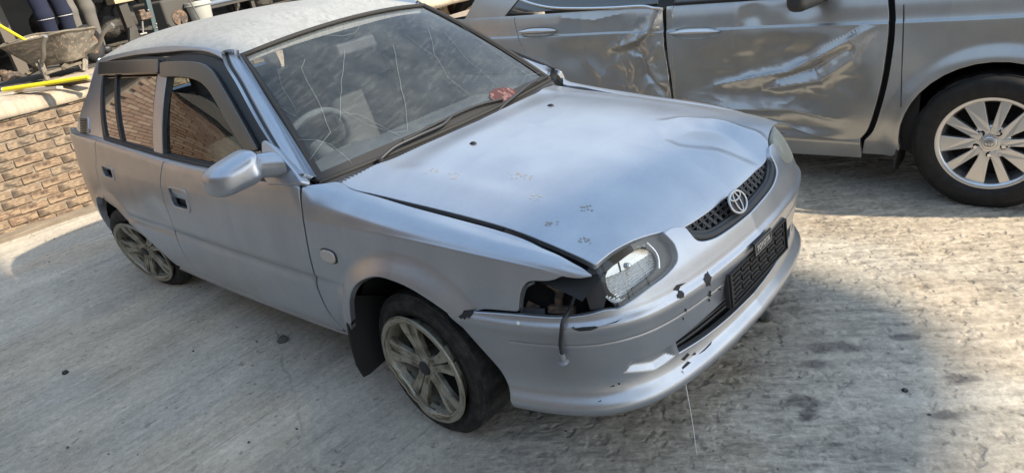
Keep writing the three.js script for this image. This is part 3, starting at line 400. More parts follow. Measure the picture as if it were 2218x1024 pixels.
  const cv = document.createElement('canvas'); cv.width = 512; cv.height = 150; const cx = cv.getContext('2d'); cx.fillStyle = '#15161a'; cx.fillRect(0, 0, 512, 150); cx.strokeStyle = '#8e9092'; cx.lineWidth = 8; cx.strokeRect(8, 8, 496, 134); cx.fillStyle = '#b9b9b6'; cx.font = 'bold 104px sans-serif'; cx.textAlign = 'center'; cx.textBaseline = 'middle'; cx.fillText('TOYOTA', 256, 80, 440);
  const ct = new THREE.CanvasTexture(cv); ct.colorSpace = THREE.SRGBColorSpace;
  const tb = part('name_tab', box(0.006, 0.044, 0.128, 0.858, 0.540, 0.012, 0, 0, 0.05), M.trim, b); const tf = part('lettering', new THREE.PlaneGeometry(0.124, 0.040).rotateY(Math.PI / 2).rotateZ(0.05).translate(0.8622, 0.5402, 0.012), std({ map: ct, roughness: 0.5 }), tb);
  // grille: black mesh set back behind the nose, with the oval badge
  const gr = part('grille', panel(offB(-0.045), [...spline(grilleLow.map(p => [p[0] * 1.08, p[1] - 0.012]), false, 3), [-0.31, 0.728], [0, 0.735], [0.31, 0.728]], { h: [0.04, 0.03], edge: false, ...sd }), M.void, hatch);
  const inG = (s, y) => { const a = Math.abs(s); return y > 0.652 + (a > 0.2 ? (a - 0.2) * 0.30 : 0) && y < 0.712 && a < 0.297; };
  const rim = []; const rimPts = spline(grilleLow.map(p => [p[0] * 0.97, Math.min(p[1] + 0.012, 0.690)]), false, 3).map(p => out(p[0], p[1], -0.018)); rim.push(tube(rimPts, 0.014, 8, 60));
  rim.push(panel(offB(-0.014), [...spline(grilleLow.map(p => [p[0] * 0.99, Math.min(p[1] + 0.002, 0.697)]), false, 3), ...spline(grilleLow.map(p => [p[0] * 0.93, Math.min(p[1] + 0.026, 0.698)]), false, 3).reverse()], { h: [0.02, 0.02], r: 0.003, d: 0.03, ...sd }));
  part('grille_frame', rim, M.trim, gr);
  const bars = []; for (let k = -22; k <= 22; k++) for (const d of [1, -1]) { let run = []; for (let i = 0; i <= 26; i++) { const y = 0.632 + i * 0.005, s = k * 0.034 + d * (y - 0.69) * 0.62; if (inG(s, y)) run.push(out(s, y, -0.028 + (d > 0 ? 0.002 : 0))); else if (run.length) { if (run.length > 1) bars.push(bar(run[0], run[run.length - 1], 0.0045, 0.010)); run = []; } } if (run.length > 1) bars.push(bar(run[0], run[run.length - 1], 0.0045, 0.010)); }
  for (let y = 0.66; y < 0.712; y += 0.017) { const pts = []; for (let i = 0; i <= 20; i++) { const s = mix(0.295, -0.295, i / 20); if (inG(s, y)) pts.push(out(s, y, -0.026)); } if (pts.length > 2) bars.push(tube(pts, 0.0026, 5, 30)); }
  part('grille_mesh', bars, M.trim, gr);
  const bc = out(0.045, 0.683, 0.004), bn = normalAt(bumpS, 0.045, 0.683).multiplyScalar(-NSIGN); const ring = (rx, ry, t) => { const g = new THREE.TorusGeometry(1, t, 8, 40); const p = g.attributes.position; for (let i = 0; i < p.count; i++) { const x = p.getX(i), y = p.getY(i), z = p.getZ(i), L = Math.hypot(x, y), k = (L - 1); p.setXYZ(i, x / L * (rx + k * 0.05), y / L * (ry + k * 0.05), z * 0.05); } g.computeVertexNormals(); return g; };
  const eg = [ring(0.046, 0.035, 0.09), ring(0.014, 0.031, 0.07), (() => { const g = ring(0.030, 0.0125, 0.07); g.translate(0, 0.0195, 0.001); return g; })()]; const em = merge(eg), disc = new THREE.CircleGeometry(1, 30); disc.scale(0.046, 0.035, 1); disc.translate(0, 0, -0.002);
  const q = new THREE.Quaternion().setFromRotationMatrix(new THREE.Matrix4().lookAt(bn, V(0, 0, 0), V(0, 1, 0))); for (const g of [em, disc]) { g.applyQuaternion(q); g.translate(bc.x, bc.y, bc.z); }
  const badge = part('badge', em, std({ color: rgb(0.42, 0.42, 0.42), metalness: 1, roughness: 0.3 }), gr); part('badge_plate', disc, M.trim, badge);
  // headlamps: clear lens, dark bezel, ribbed reflector
  const lamp = (sg) => {
    const f = g => sg > 0 ? g : flipG(g);
    const L = spline(lampN, true, 4, [0, 8]);
    const h = part('headlamp', f(panel(offB(-0.055), L.map(p => [mix(0.52, p[0], 1.08), mix(0.66, p[1], 1.08)]), { h: [0.02, 0.02], edge: false, ...sd })), M.black, hatch, sg > 0 ? 'clear headlamp with a ribbed reflector' : 'yellowed hazy headlamp');
    part('bezel', f(panel(offB(-0.024), L.map(p => [mix(0.52, p[0], 1.015), mix(0.66, p[1], 1.02)]), { h: [0.01, 0.01], holes: [spline([[0.634, 0.655], [0.622, 0.694], [0.55, 0.716], [0.482, 0.720], [0.452, 0.694], [0.462, 0.652], [0.53, 0.633], [0.602, 0.614], [0.622, 0.628]], true, 3)], r: 0.002, d: 0.04, ...sd })), std({ color: rgb(0.045, 0.041, 0.037), roughness: 0.3 }), h);
    const refl = (s, y) => { const a = (s - 0.545) / 0.11, b2 = (y - 0.668) / 0.06, k = Math.max(0, 1 - a * a * 0.8 - b2 * b2 * 0.8); return out(s, y, -0.016 - 0.030 * Math.sqrt(k) + (y < 0.678 + (0.6 - s) * 0.12 ? 0.0050 * Math.abs(((y * 150 + s * 26) % 1) - 0.5) : 0.006 * Math.floor((s - 0.44) * 22) / 4)); };
    const refG = panel(refl, spline([[0.65, 0.655], [0.625, 0.695], [0.54, 0.722], [0.47, 0.722], [0.447, 0.69], [0.46, 0.650], [0.53, 0.626], [0.61, 0.606], [0.638, 0.618]], true, 3), { h: [0.006, 0.0016], edge: false, ne: 4e-4, ...sd });
    part('reflector', f(refG), std({ color: rgb(0.52, 0.52, 0.51), metalness: 1, roughness: 0.2 }), h);
    const bulb = new THREE.SphereGeometry(0.009, 16, 10); const bp = out(0.545, 0.69, -0.036); bulb.scale(1, 1, 1); bulb.translate(bp.x, bp.y, bp.z); part('bulb_cap', f(bulb), M.chrome, h);
    const rb = []; for (const s of [0.466]) { const pts = []; for (let i = 0; i <= 8; i++) { const t = i / 8; pts.push(out(s - 0.012 * Math.sin(t * Math.PI), mix(0.652, 0.722, t), -0.010)); } rb.push(tube(pts, 0.004, 6, 16)); } part('reflector_ring', f(merge(rb)), M.chrome, h);
    part('lens', f(panel(bumpS, L, { h: [0.015, 0.015], r: 0.004, d: 0.012, ...sd })), sg > 0 ? M.lens : M.lensHazy, h);
  };
  lamp(1); lamp(-1);
  // hole left by the missing turn signal: black void, brackets, loose wire with its bulb holder
  const cav = part('signal_cavity', [panel((x, v) => sideS(x, v).add(V(-0.02, 0, -0.10)), [[0.36, 0.20], [0.60, 0.20], [0.62, 0.56], [0.36, 0.60]], { h: [0.05, 0.05], edge: false })], M.void, hatch);
  const SP = (x, y, z) => { const p = onPlane(x, y, 'z', z); return p; };
  const br = []; br.push(tube([SP(1205, 605, 0.655), SP(1212, 630, 0.645), SP(1210, 655, 0.64), SP(1212, 675, 0.645)], 0.013, 8, 20)); br.push(bar(SP(1140, 660, 0.675), SP(1165, 672, 0.66), 0.028, 0.004)); br.push(bar(SP(1190, 668, 0.66), SP(1245, 672, 0.64), 0.02, 0.02)); br.push(bar(SP(1188, 610, 0.665), SP(1206, 622, 0.65), 0.025, 0.006));
  part('bracket', br, M.rust, cav);
  part('bracket_lip', [tube([SP(1128, 672, 0.70), SP(1131, 645, 0.70), SP(1138, 622, 0.70), SP(1155, 611, 0.70)], 0.006, 6, 24), bar(SP(1128, 671, 0.69), SP(1180, 674, 0.672), 0.016, 0.006)], M.paint, cav);
  // dark lamp-side filler strip between fender tip and headlamp
  part('lamp_filler', panel(offB(-0.02), [[0.645, 0.712], [0.675, 0.715], [0.70, 0.66], [0.69, 0.60], [0.655, 0.598], [0.640, 0.632]], { h: [0.02, 0.02], r: 0.003, d: 0.03, ...sd }), M.trim, hatch);
  const wpts = [SP(1245, 640, 0.64), SP(1238, 660, 0.662), SP(1228, 680, 0.70), SP(1219, 697, 0.725), SP(1216, 720, 0.735), SP(1214, 748, 0.735), SP(1217, 765, 0.735)];
  const wire = part('loose_wire', tube(wpts, 0.0058, 7, 50), M.trim, hatch, 'loose wire hanging out of the missing turn-signal hole');
  const bulbBase = SP(1217, 768, 0.735), sock = []; const c1 = new THREE.CylinderGeometry(0.0085, 0.0085, 0.022, 12); c1.translate(0, -0.008, 0); const c2 = new THREE.CylinderGeometry(0.011, 0.016, 0.008, 14); c2.translate(0, -0.023, 0); const c3 = new THREE.SphereGeometry(0.009, 10, 8); c3.scale(1, 0.8, 1); c3.translate(0, -0.03, 0); for (const g of [c1, c2, c3]) { g.rotateX(0.1); g.translate(bulbBase.x, bulbBase.y, bulbBase.z); sock.push(g); }
  part('bulb_holder', sock, std({ color: rgb(0.22, 0.23, 0.25), roughness: 0.6 }), wire);
  part('push_clip', new THREE.SphereGeometry(0.006, 8, 6).translate(...out(0.868, 0.566, 0.002).toArray()), M.white, b);
  // torn strip of tape trailing from the bumper lip
  const a = px(bumpS, [[1478, 803]], 0.4, 0.28)[0], p0 = out(a[0], a[1], 0.004); part('trailing_string', tube([p0, p0.clone().add(V(0.012, -0.08, 0.005)), p0.clone().add(V(0.022, -0.17, 0.008)), V(p0.x + 0.03, 0.006, p0.z + 0.01)], 0.0014, 5, 24), M.white, b);
  return b;
})();
// --- cowl, wipers
{
  const cowlS = (s, t) => { const a = screenS(s, -0.01), z = s * 0.66, hz = Math.abs(z), hx = hz < 0.2 ? mix(-0.318, -0.328, hz / 0.2) : hz < 0.45 ? mix(-0.328, -0.362, (hz - 0.2) / 0.25) : mix(-0.362, -0.43, (hz - 0.45) / 0.21), b = hoodS(hx, z).add(V(0.010, -0.005, 0)); return a.lerp(b, t).add(V(0, -0.01 * 4 * t * (1 - t), 0)); };
  const cowl = part('cowl', sheet(cowlS, -1.02, 1.02, 60, 0, 1, 6), M.trim, hatch);
  const ribs = []; for (let i = 0; i < 86; i++) { const s = mix(0.95, -0.95, i / 85); if (Math.abs(s) < 0.04) continue; const a = cowlS(s, 0.42), b = cowlS(s, 0.95); ribs.push(bar(a.add(V(0, 0.005, 0)), b.add(V(-0.006, 0.005, 0)), 0.006, 0.009)); } part('vent_ribs', ribs, std({ color: rgb(0.075, 0.08, 0.09), roughness: 0.6 }), cowl);
  const wiper = (list, arm, w) => { const P = l => l.map(([x, y, o]) => { const [u, v] = onS(screenS, x, y, 0, 0.08); return screenS(u, v).add(V(0.4, 0.8, 0).multiplyScalar(o)); }); const A = P(arm); const o = part('wiper_arm', [tube(A, 0.007, 6, 24)], M.trim, hatch); const B = P(list); part('wiper_blade', [tube(B, 0.0055, 6, 30), tube(B.map(p => p.clone().add(V(-0.004, -0.008, 0))), 0.0035, 5, 30)], M.black, o); part('pivot', new THREE.CylinderGeometry(0.013, 0.016, 0.03, 12).translate(A[0].x, A[0].y - 0.01, A[0].z), M.black, o); };
  wiper([[872, 312, 0.02], [960, 268, 0.02], [1030, 237, 0.02], [1088, 222, 0.02]], [[822, 358, 0.03], [850, 335, 0.035], [900, 310, 0.035], [960, 280, 0.03], [975, 264, 0.028]]);
  wiper([[1085, 238, 0.02], [1120, 212, 0.02], [1150, 192, 0.02], [1185, 172, 0.02]], [[1072, 258, 0.03], [1090, 240, 0.035], [1120, 215, 0.035], [1150, 190, 0.03], [1160, 185, 0.028]]);
}
// --- door mirrors
{
  const shell = new THREE.SphereGeometry(1, 40, 28), p = shell.attributes.position, sp = (c, e) => Math.sign(c) * Math.abs(c) ** e;
  for (let i = 0; i < p.count; i++) { const x = p.getX(i), y = p.getY(i), z = p.getZ(i), L = Math.max(Math.abs(x), Math.abs(y), Math.abs(z)); const lat = Math.asin(clamp(x, -1, 1)), lon = Math.atan2(y, z), c = sp(Math.cos(lat), x > 0 ? 0.62 : 0.25); let X = sp(Math.sin(lat), x > 0 ? 0.8 : 0.3) * (x > 0 ? 0.075 : 0.05), Y = c * sp(Math.sin(lon), 0.5) * 0.056, Z = c * sp(Math.cos(lon), 0.5) * 0.088; Y *= 1 + 0.16 * (-Z / 0.105); Y += 0.018 * (-Z / 0.1); X -= 0.02 * (Z / 0.1); p.setXYZ(i, X, Y, Z); }
  shell.computeVertexNormals();
  const g = shell.clone().toNonIndexed(); g.translate(-0.622, 0.962, 0.915);
  const sail = panel(greenS, spline(px((u, v) => greenS(u, v).add(V(0, 0, 0.026)), [[567, 317], [577, 319], [603, 345], [648, 402], [640, 405], [580, 403], [571, 385], [568, 350]], -0.78, 0.13), true, 3, [0, 3, 5]), { h: [0.02, 0.02], r: 0.008, d: 0.03, off: 0.026 });
  const arm = sheet((u, v) => { const t = u * 2 * Math.PI, rx = mix(0.030, 0.075, v * v), ry = mix(0.040, 0.048, v); return V(-0.630 + 0.03 * v + Math.cos(t) * rx, mix(0.972, 0.948, v) + Math.sin(t) * ry, mix(0.885, 0.765, v)); }, 0, 1, 28, 0, 1, 10);
  { const o = part('mirror_mount', sail, M.paint, hatch); part('arm', arm, M.paint, o); part('mirror_shell', g, M.paint, o); }
  part('mirror_gasket', panel(greenS, [[-0.80, -0.02], [-0.50, -0.018], [-0.52, 0.012], [-0.78, 0.012]], { h: [0.02, 0.02], r: 0.006, d: 0.02, off: 0.022 }), M.trim, hatch);
}
// --- wheels: local axis z points outwards
function wheelMesh(parent, { rim, tyreR, w, spokes, tyreMat, rimMat, flat = 0, hubR = 0.05, ang = 0, lip = 0.008, chewed = false, tyreIn = 0 }) {
  const prof = [[rim - 0.004, -w * 0.42], [rim + 0.004, -w * 0.47], [rim + 0.03, -w * 0.52], [mix(rim, tyreR, 0.72), -w * 0.5], [tyreR - 0.006, -w * 0.40], [tyreR, -w * 0.33], [tyreR, w * 0.33], [tyreR - 0.006, w * 0.40], [mix(rim, tyreR, 0.72), w * 0.5], [rim + 0.03, w * 0.52], [rim + 0.004, w * 0.47], [rim - 0.004, w * 0.42]];
  const g = new THREE.LatheGeometry(spline(prof, false, 4).map(p => new THREE.Vector2(p[0], p[1])), 120); g.rotateX(Math.PI / 2);
  { const p = g.attributes.position; for (let i = 0; i < p.count; i++) { let x = p.getX(i), y = p.getY(i), z = p.getZ(i); const r = Math.hypot(x, y), a = Math.atan2(y, x), t = (r - rim) / (tyreR - rim);
      // tread grooves and blocks
      if (t > 0.93 && !chewed) { const gr = Math.abs(((z / w * 5 + 50) % 1) - 0.5) < 0.12 ? 0.006 : 0; const bl = Math.abs(((a * 22) % 1) - 0.5) < 0.1 && Math.abs(z) > w * 0.22 ? 0.005 : 0; const k = (r - Math.max(gr, bl)) / r; x *= k; y *= k; }
      if (flat && y < -rim * 0.6) { const d = Math.max(0, -y - flat); if (d > 0) { y = -flat - d * 0.03; const b = d * 1.1; z += Math.sign(z) * b * 0.22; x *= 1 + d * 0.5; } else { z += Math.sign(z) * 0.006 * sstep(-rim * 0.6, -flat, y) * (t > 0.2 ? 1 : 0); } }
      p.setXYZ(i, x, y, z); } g.computeVertexNormals(); }
  const uv = g.attributes.uv; for (let i = 0; i < uv.count; i++) uv.setXY(i, uv.getX(i) * 6, uv.getY(i) * 1.2);
  g.translate(0, 0, -tyreIn); const ty = part('tyre', g, tyreMat, parent);
  const z1 = w * 0.44;
  const ring = new THREE.LatheGeometry(spline([[rim - 0.030, z1 - 0.12], [rim - 0.026, z1 - 0.05], [rim - 0.020, z1 - 0.022], [rim - 0.016, z1 - 0.004], [rim - 0.006, z1 + 0.004], [rim + lip, z1 + 0.006], [rim + lip + 0.002, z1 - 0.004], [rim, z1 - 0.012]], false, 3).map(p => new THREE.Vector2(p[0], p[1])), 90); ring.rotateX(Math.PI / 2);
  if (chewed) { const p = ring.attributes.position; for (let i = 0; i < p.count; i++) { const x = p.getX(i), y = p.getY(i), a = Math.atan2(y, x), r = Math.hypot(x, y), k = sstep(-2.95, -2.7, a) * sstep(-1.72, -1.95, a), n = fbm(a * 9 + 20, 3, 3); if (r > rim - 0.03) { const q = 1 - k * (0.05 + 0.10 * n) - 0.008 * (n - 0.5); p.setX(i, x * q); p.setY(i, y * q); } } ring.computeVertexNormals(); }
  const rimO = part('rim', ring, rimMat, parent);
  part('brake_disc', [rod(V(0, 0, -0.03), V(0, 0, -0.02), rim * 0.68, rim * 0.68, 40), rod(V(0, 0, -0.05), V(0, 0, 0.03), 0.06, 0.055, 24), ], M.rust, rimO); part('dark_backing', new THREE.RingGeometry(rim * 0.3, rim - 0.02, 40).translate(0, 0, -0.012), M.void, rimO);  // near-black ring in front of the disc paints the spoke gaps dark
  spokes(rimO, z1);
  return parent;
}
const hull = (pts, z0, th, dome = () => 0) => { // blade from outline, bevelled
  const g = extrude(pts, th, 0.003); g.translate(0, 0, z0); const p = g.attributes.position; for (let i = 0; i < p.count; i++) p.setZ(i, p.getZ(i) + dome(Math.hypot(p.getX(i), p.getY(i)))); g.computeVertexNormals(); return g; };
const twinSpokes = (rim, mat, capMat, rot) => (o, z1) => {
  for (let k = 0; k < 5; k++) { const A = rot + k * 2 * Math.PI / 5; for (const sg of [-1, 1]) {
    const R = rim - 0.012, pts = spline([[0.030, sg * 0.004], [0.07, sg * 0.004], [0.12, sg * 0.005], [R, sg * 0.008], [R - 0.005, sg * 0.052], [R - 0.03, sg * 0.043], [0.11, sg * 0.031], [0.07, sg * 0.026], [0.038, sg * 0.026]], true, 3, [0, 3, 4]);
    const g = hull(pts, z1 - 0.038, 0.014, r => 0.016 * sstep(0.03, R, r) * (1 + 0) - 0.004 * sstep(R - 0.03, R, r)); g.rotateZ(A); part('spoke', g, mat, o); } }
  const c = part('hub', lathe([[0.001, z1 - 0.012], [0.026, z1 - 0.014], [0.034, z1 - 0.02], [0.042, z1 - 0.03], [0.05, z1 - 0.06]], 30, 'z').scale(1, 1, 1), mat, o);
  part('hub_cap', lathe([[0.001, z1 - 0.005], [0.024, z1 - 0.007], [0.028, z1 - 0.014]], 24, 'z'), capMat, c);
  for (let k = 0; k < 4; k++) { const a = k * Math.PI / 2 + 0.5; part('wheel_nut', rod(V(Math.cos(a) * 0.046, Math.sin(a) * 0.046, z1 - 0.05), V(Math.cos(a) * 0.046, Math.sin(a) * 0.046, z1 - 0.03), 0.009, 0.009, 6), M.rust, o); }
};
{
  const rimD = M.alloyDirty, rimDark = M.alloyDirty;
  const mk = (pos, yaw, camber, o, sgn = 1) => { const g = new THREE.Group(); g.name = 'wheel'; hatch.add(g); g.position.set(...pos); g.rotation.order = 'YXZ'; g.rotation.y = (sgn > 0 ? 0 : Math.PI) + yaw; g.rotation.x = camber; wheelMesh(g, o); return g; };
  const base = { rim: 0.195, tyreR: 0.283, w: 0.175, tyreMat: M.tyre };
  const fw = mk([-0.01, 0.262, 0.715], -0.03, 0, { ...base, tyreR: 0.272, w: 0.165, rimMat: rimD, spokes: twinSpokes(0.195, rimD, M.trim, 1.72), flat: 0.256, chewed: true, lip: 0.010, tyreIn: 0.032 });
  fw.userData.label = 'front wheel with a chewed alloy rim and a shredded flat tyre';
  mk([-2.43, 0.262, 0.685], 0.2, 0.25 * 0.8, { ...base, tyreR: 0.272, tyreIn: 0.03, rimMat: rimDark, spokes: twinSpokes(0.195, rimDark, M.trim, 0.45) });
  mk([0, 0.28, -0.70], 0, 0, { ...base, rimMat: rimDark, spokes: twinSpokes(0.195, rimDark, M.trim, 0.2) }, -1);
  mk([-2.43, 0.28, -0.70], 0, 0, { ...base, rimMat: rimDark, spokes: twinSpokes(0.195, rimDark, M.trim, 0.9) }, -1);
  // torn shoulder flap of the shredded tyre
  // wheel-arch liners, underbody, engine-bay floor: dark pressings that close the shell
  for (const [cx, sg] of [[0.02, 1], [0.02, -1], [-2.45, 1], [-2.45, -1]]) { const g = new THREE.CylinderGeometry(0.40, 0.40, 0.42, 40, 1, true, -Math.PI * 0.55, Math.PI * 1.1); g.rotateX(Math.PI / 2); g.rotateZ(0); g.applyMatrix4(new THREE.Matrix4().makeRotationZ(Math.PI)); if (cx < -1) g.scale(1.05, 0.86, 1); g.translate(cx, 0.26, sg * 0.53); part('arch_liner', g, M.void, hatch); }
  part('underbody', [box(3.3, 0.03, 1.30, -1.45, 0.27, 0), box(0.03, 0.42, 1.0, 0.35, 0.42, 0), box(0.8, 0.28, 0.62, 0.2, 0.45, 0), box(0.03, 0.55, 1.0, -0.44, 0.56, 0), box(0.03, 0.40, 1.2, -3.0, 0.45, 0), box(1.6, 0.05, 1.44, -1.25, 0.26, 0)], M.void, hatch);
  part('engine_bay', [sheet((x, z) => hoodS(x, z).add(V(0, -0.05, 0)), -0.46, 0.66, 40, -0.70, 0.70, 40, -1)], M.void, hatch);
  // front mud flap
  const fp = [[757, 640], [751, 670], [752, 705], [760, 748], [772, 790], [787, 815], [800, 808], [836, 776], [836, 640]].map(p => { const q = onPlane(p[0], p[1], 'x', -0.315); return [q.z, q.y]; });
  const flg = extrude(fp, 0.006, 0.002); flg.applyMatrix4(new THREE.Matrix4().makeBasis(V(0, 0, 1), V(0, 1, 0), V(-1, 0, 0))); flg.translate(-0.312, 0, 0); pair('mud_flap', flg, M.rubber);
  pair('door_card', [sheet((x, y) => V(x, y, 0.70 + 0.03 * Math.sin((y - 0.25) * 4)), -0.47, -2.35, 12, 0.26, 0.87, 6)], M.lining);
  // cabin: seats, dashboard, wheel
  const rb = (w, h, d, x, y, z, rz = 0, r = 0.05) => { const g = new RoundedBoxGeometry(w, h, d, 4, r); g.rotateZ(rz); g.translate(x, y, z); return g; };
  for (const z of [0.36, -0.36]) { const s = part('front_seat', [rb(0.52, 0.16, 0.46, -1.28, 0.50, z, 0.1), rb(0.14, 0.58, 0.44, -1.58, 0.80, z, 0.22, 0.06)], M.seat, hatch); part('headrest', rb(0.10, 0.16, 0.24, -1.68, 1.13, z, 0.15, 0.045), M.seat, s); }
  part('rear_seat', [rb(0.5, 0.18, 1.15, -2.1, 0.48, 0, 0.05), rb(0.14, 0.52, 1.15, -2.42, 0.72, 0, 0.25, 0.06)], M.seat, hatch);
  const ds = (s, t) => { const a = screenS(s * 0.97, 0.03); return V(mix(a.x - 0.02, -0.80 - 0.04 * (1 - s * s), t), mix(a.y - 0.02, 0.865, t) - 0.05 * t * t + (s > 0 ? 0.03 * gauss(s - 0.5, 0.28) * t : 0), s * 0.66); };
  const dash = part('dashboard', [sheet(ds, -1, 1, 40, 0, 1, 12, -1), box(0.06, 0.36, 1.3, -0.83, 0.64, 0)], M.dash, hatch);
  const sw = new THREE.TorusGeometry(0.18, 0.014, 10, 40); sw.rotateY(Math.PI / 2); sw.rotateZ(-0.45); sw.translate(-0.98, 0.84, 0.36); part('steering_wheel', [sw, rod(V(-0.98, 0.84, 0.36), V(-0.82, 0.76, 0.36), 0.04, 0.05)], M.dash, hatch);
  part('cabin_lining', [sheet((x, z) => roofS(x, z).add(V(0, -0.035, 0)), -1.12, -2.55, 20, -0.5, 0.5, 12, 1)], M.lining, hatch);
  const rv = rb(0.03, 0.06, 0.22, -0.98, 1.20, 0.02, 0.2, 0.014); part('rear_view_mirror', rv, M.trim, hatch);
}

// ---------------------------------------------------------------- grey sedan standing behind, its smashed side towards us
const sedan = thing('grey_sedan', 'grey sedan with crushed creased doors and a clean alloy front wheel', 'car');
const gPlan = table([[-2.6, -0.20], [-2.45, -0.10], [-2.2, -0.035], [-1.6, -0.008], [-0.8, 0], [0.6, 0], [1.2, -0.015], [1.7, -0.07], [1.95, -0.16], [2.1, -0.32]]);
const gSec = table([[0.12, -0.075], [0.2, -0.05], [0.3, -0.016], [0.45, 0], [0.66, 0.002], [0.80, -0.008], [0.865, -0.016], [0.875, -0.026], [0.95, -0.045], [1.0, -0.064], [1.05, -0.10]]);
const segD = (x, y, a, b) => { const dx = b[0] - a[0], dy = b[1] - a[1], L2 = dx * dx + dy * dy, t = clamp(((x - a[0]) * dx + (y - a[1]) * dy) / L2), qx = a[0] + dx * t, qy = a[1] + dy * t, s = ((x - a[0]) * dy - (y - a[1]) * dx) / Math.sqrt(L2); return [Math.hypot(x - qx, y - qy), s, t]; };
function fold(x, y, pts, amp, w, skew = 1) { let m = 0; for (let i = 0; i < pts.length - 1; i++) { const [d, s, t] = segD(x, y, pts[i], pts[i + 1]); const ww = mix(w, w * skew, sstep(-0.012, 0.012, s)); const a = mix(pts[i][2] ?? 1, pts[i + 1][2] ?? 1, t); const v = a * Math.exp(-Math.pow(d / ww, 1.22)); const k = 0.12, hh = clamp(0.5 + 0.5 * (v - m) / k); m = mix(m, v, hh) + k * hh * (1 - hh) * 0.5 * Math.min(1, (m + v) * 3); } return amp * m; }
const bowl = (x, y, cx, cy, rx, ry, p = 2) => Math.exp(-Math.pow(Math.hypot((x - cx) / rx, (y - cy) / ry), p));
function crush(x, y) { // metres out of true, + outwards
  let d = 0;
  if (x > -0.42 && x < 0.80) { const m = sstep(-0.42, -0.30, x) * sstep(0.745, 0.62, x);
    d -= m * 0.050 * bowl(x, y, 0.20, 0.62, 0.36, 0.20, 2.6); d -= m * 0.020 * bowl(x, y, -0.16, 0.55, 0.22, 0.20, 2.2);
    d += m * fold(x, y, [[0.66, 0.835, 0.35], [0.45, 0.72, 0.9], [0.30, 0.645, 1], [0.08, 0.60, 0.8], [-0.12, 0.56, 0.3]], 0.036, 0.045, 0.45);
    d += m * fold(x, y, [[0.60, 0.70, 0.5], [0.46, 0.60, 0.9], [0.26, 0.565, 1], [0.14, 0.54, 0.2]], 0.034, 0.030, 1.9);
    d -= m * fold(x, y, [[0.58, 0.75, 0.6], [0.42, 0.655, 1], [0.24, 0.60, 0.8]], 0.026, 0.022, 1);
    d += m * fold(x, y, [[0.03, 0.985, 1], [0.02, 0.90, 1], [-0.02, 0.86, 0.3]], 0.008, 0.03); d -= m * 0.014 * bowl(x, y, 0.10, 0.93, 0.06, 0.05); d -= m * 0.012 * bowl(x, y, 0.36, 0.95, 0.10, 0.045);
    d += m * fold(x, y, [[-0.28, 0.48, 0.4], [0.0, 0.43, 1], [0.30, 0.44, 0.7], [0.55, 0.40, 0.2]], 0.02, 0.035, 0.5); d -= m * 0.02 * bowl(x, y, 0.18, 0.37, 0.20, 0.05); d += sstep(0.36, 0.29, y) * 0.022 * bowl(x, 0, 0.38, 0, 0.16, 1) - sstep(0.37, 0.30, y) * 0.02 * bowl(x, 0, 0.08, 0, 0.16, 1);
    d += m * 0.016 * (Math.abs(fbm(x * 5 + 3, y * 7, 3) - 0.5) * -2 + 0.3) * bowl(x, y, 0.2, 0.58, 0.42, 0.24, 3); }
  if (x > -1.45 && x <= -0.36) { const m = sstep(-1.45, -1.25, x);
    d -= m * 0.055 * bowl(x, y, -0.78, 0.62, 0.26, 0.24, 2.2); d -= m * 0.022 * bowl(x, y, -1.08, 0.74, 0.16, 0.10);
    d += fold(x, y, [[-0.42, 1.0, 0.8], [-0.47, 0.90, 1], [-0.58, 0.83, 1], [-0.70, 0.795, 0.7], [-0.80, 0.78, 0.2]], 0.050, 0.040, 0.6);
    d -= fold(x, y, [[-0.50, 0.86, 0.7], [-0.62, 0.775, 1], [-0.76, 0.745, 0.8]], 0.036, 0.028);
    d += fold(x, y, [[-0.44, 0.80, 0.6], [-0.52, 0.70, 1], [-0.46, 0.58, 0.8]], 0.026, 0.030); d -= fold(x, y, [[-0.58, 0.74, 0.6], [-0.56, 0.62, 1], [-0.44, 0.52, 0.8]], 0.028, 0.03); d += m * fold(x, y, [[-0.98, 0.70, 0.4], [-0.88, 0.60, 1], [-0.90, 0.48, 0.8]], 0.020, 0.05, 0.7);
    d += 0.018 * (Math.abs(fbm(x * 9 + 13, y * 8, 3) - 0.5) * -2 + 0.3) * bowl(x, y, -0.58, 0.66, 0.24, 0.26, 3);
    d += m * fold(x, y, [[-1.15, 0.975, 0.6], [-0.9, 0.95, 1], [-0.72, 0.975, 0.4]], 0.008, 0.02); }
  return d;
}
const GZ = -1.65;
function greyS(x, y) { const r = Math.hypot(x - 1.2, y - 0.31), fl = x > 0.6 ? 0.022 * (1 - sstep(0.38, 0.47, r)) : 0, r2 = Math.hypot(x + 1.5, y - 0.31), f2 = x < -0.9 ? 0.018 * (1 - sstep(0.36, 0.46, r2)) : 0; return V(x, y, GZ + gPlan(x)[0] + gSec(y)[0] + fl + f2 + crush(x, y)); }
const greyUp = (x, v) => { const b = greyS(x, 1.0), q = v / 0.42; return V(x - 0.0 * q, 1.0 + 0.40 * q, mix(GZ + gPlan(x)[0] - 0.066, GZ - 0.30, q) + 0.02 * 4 * q * (1 - q)); };
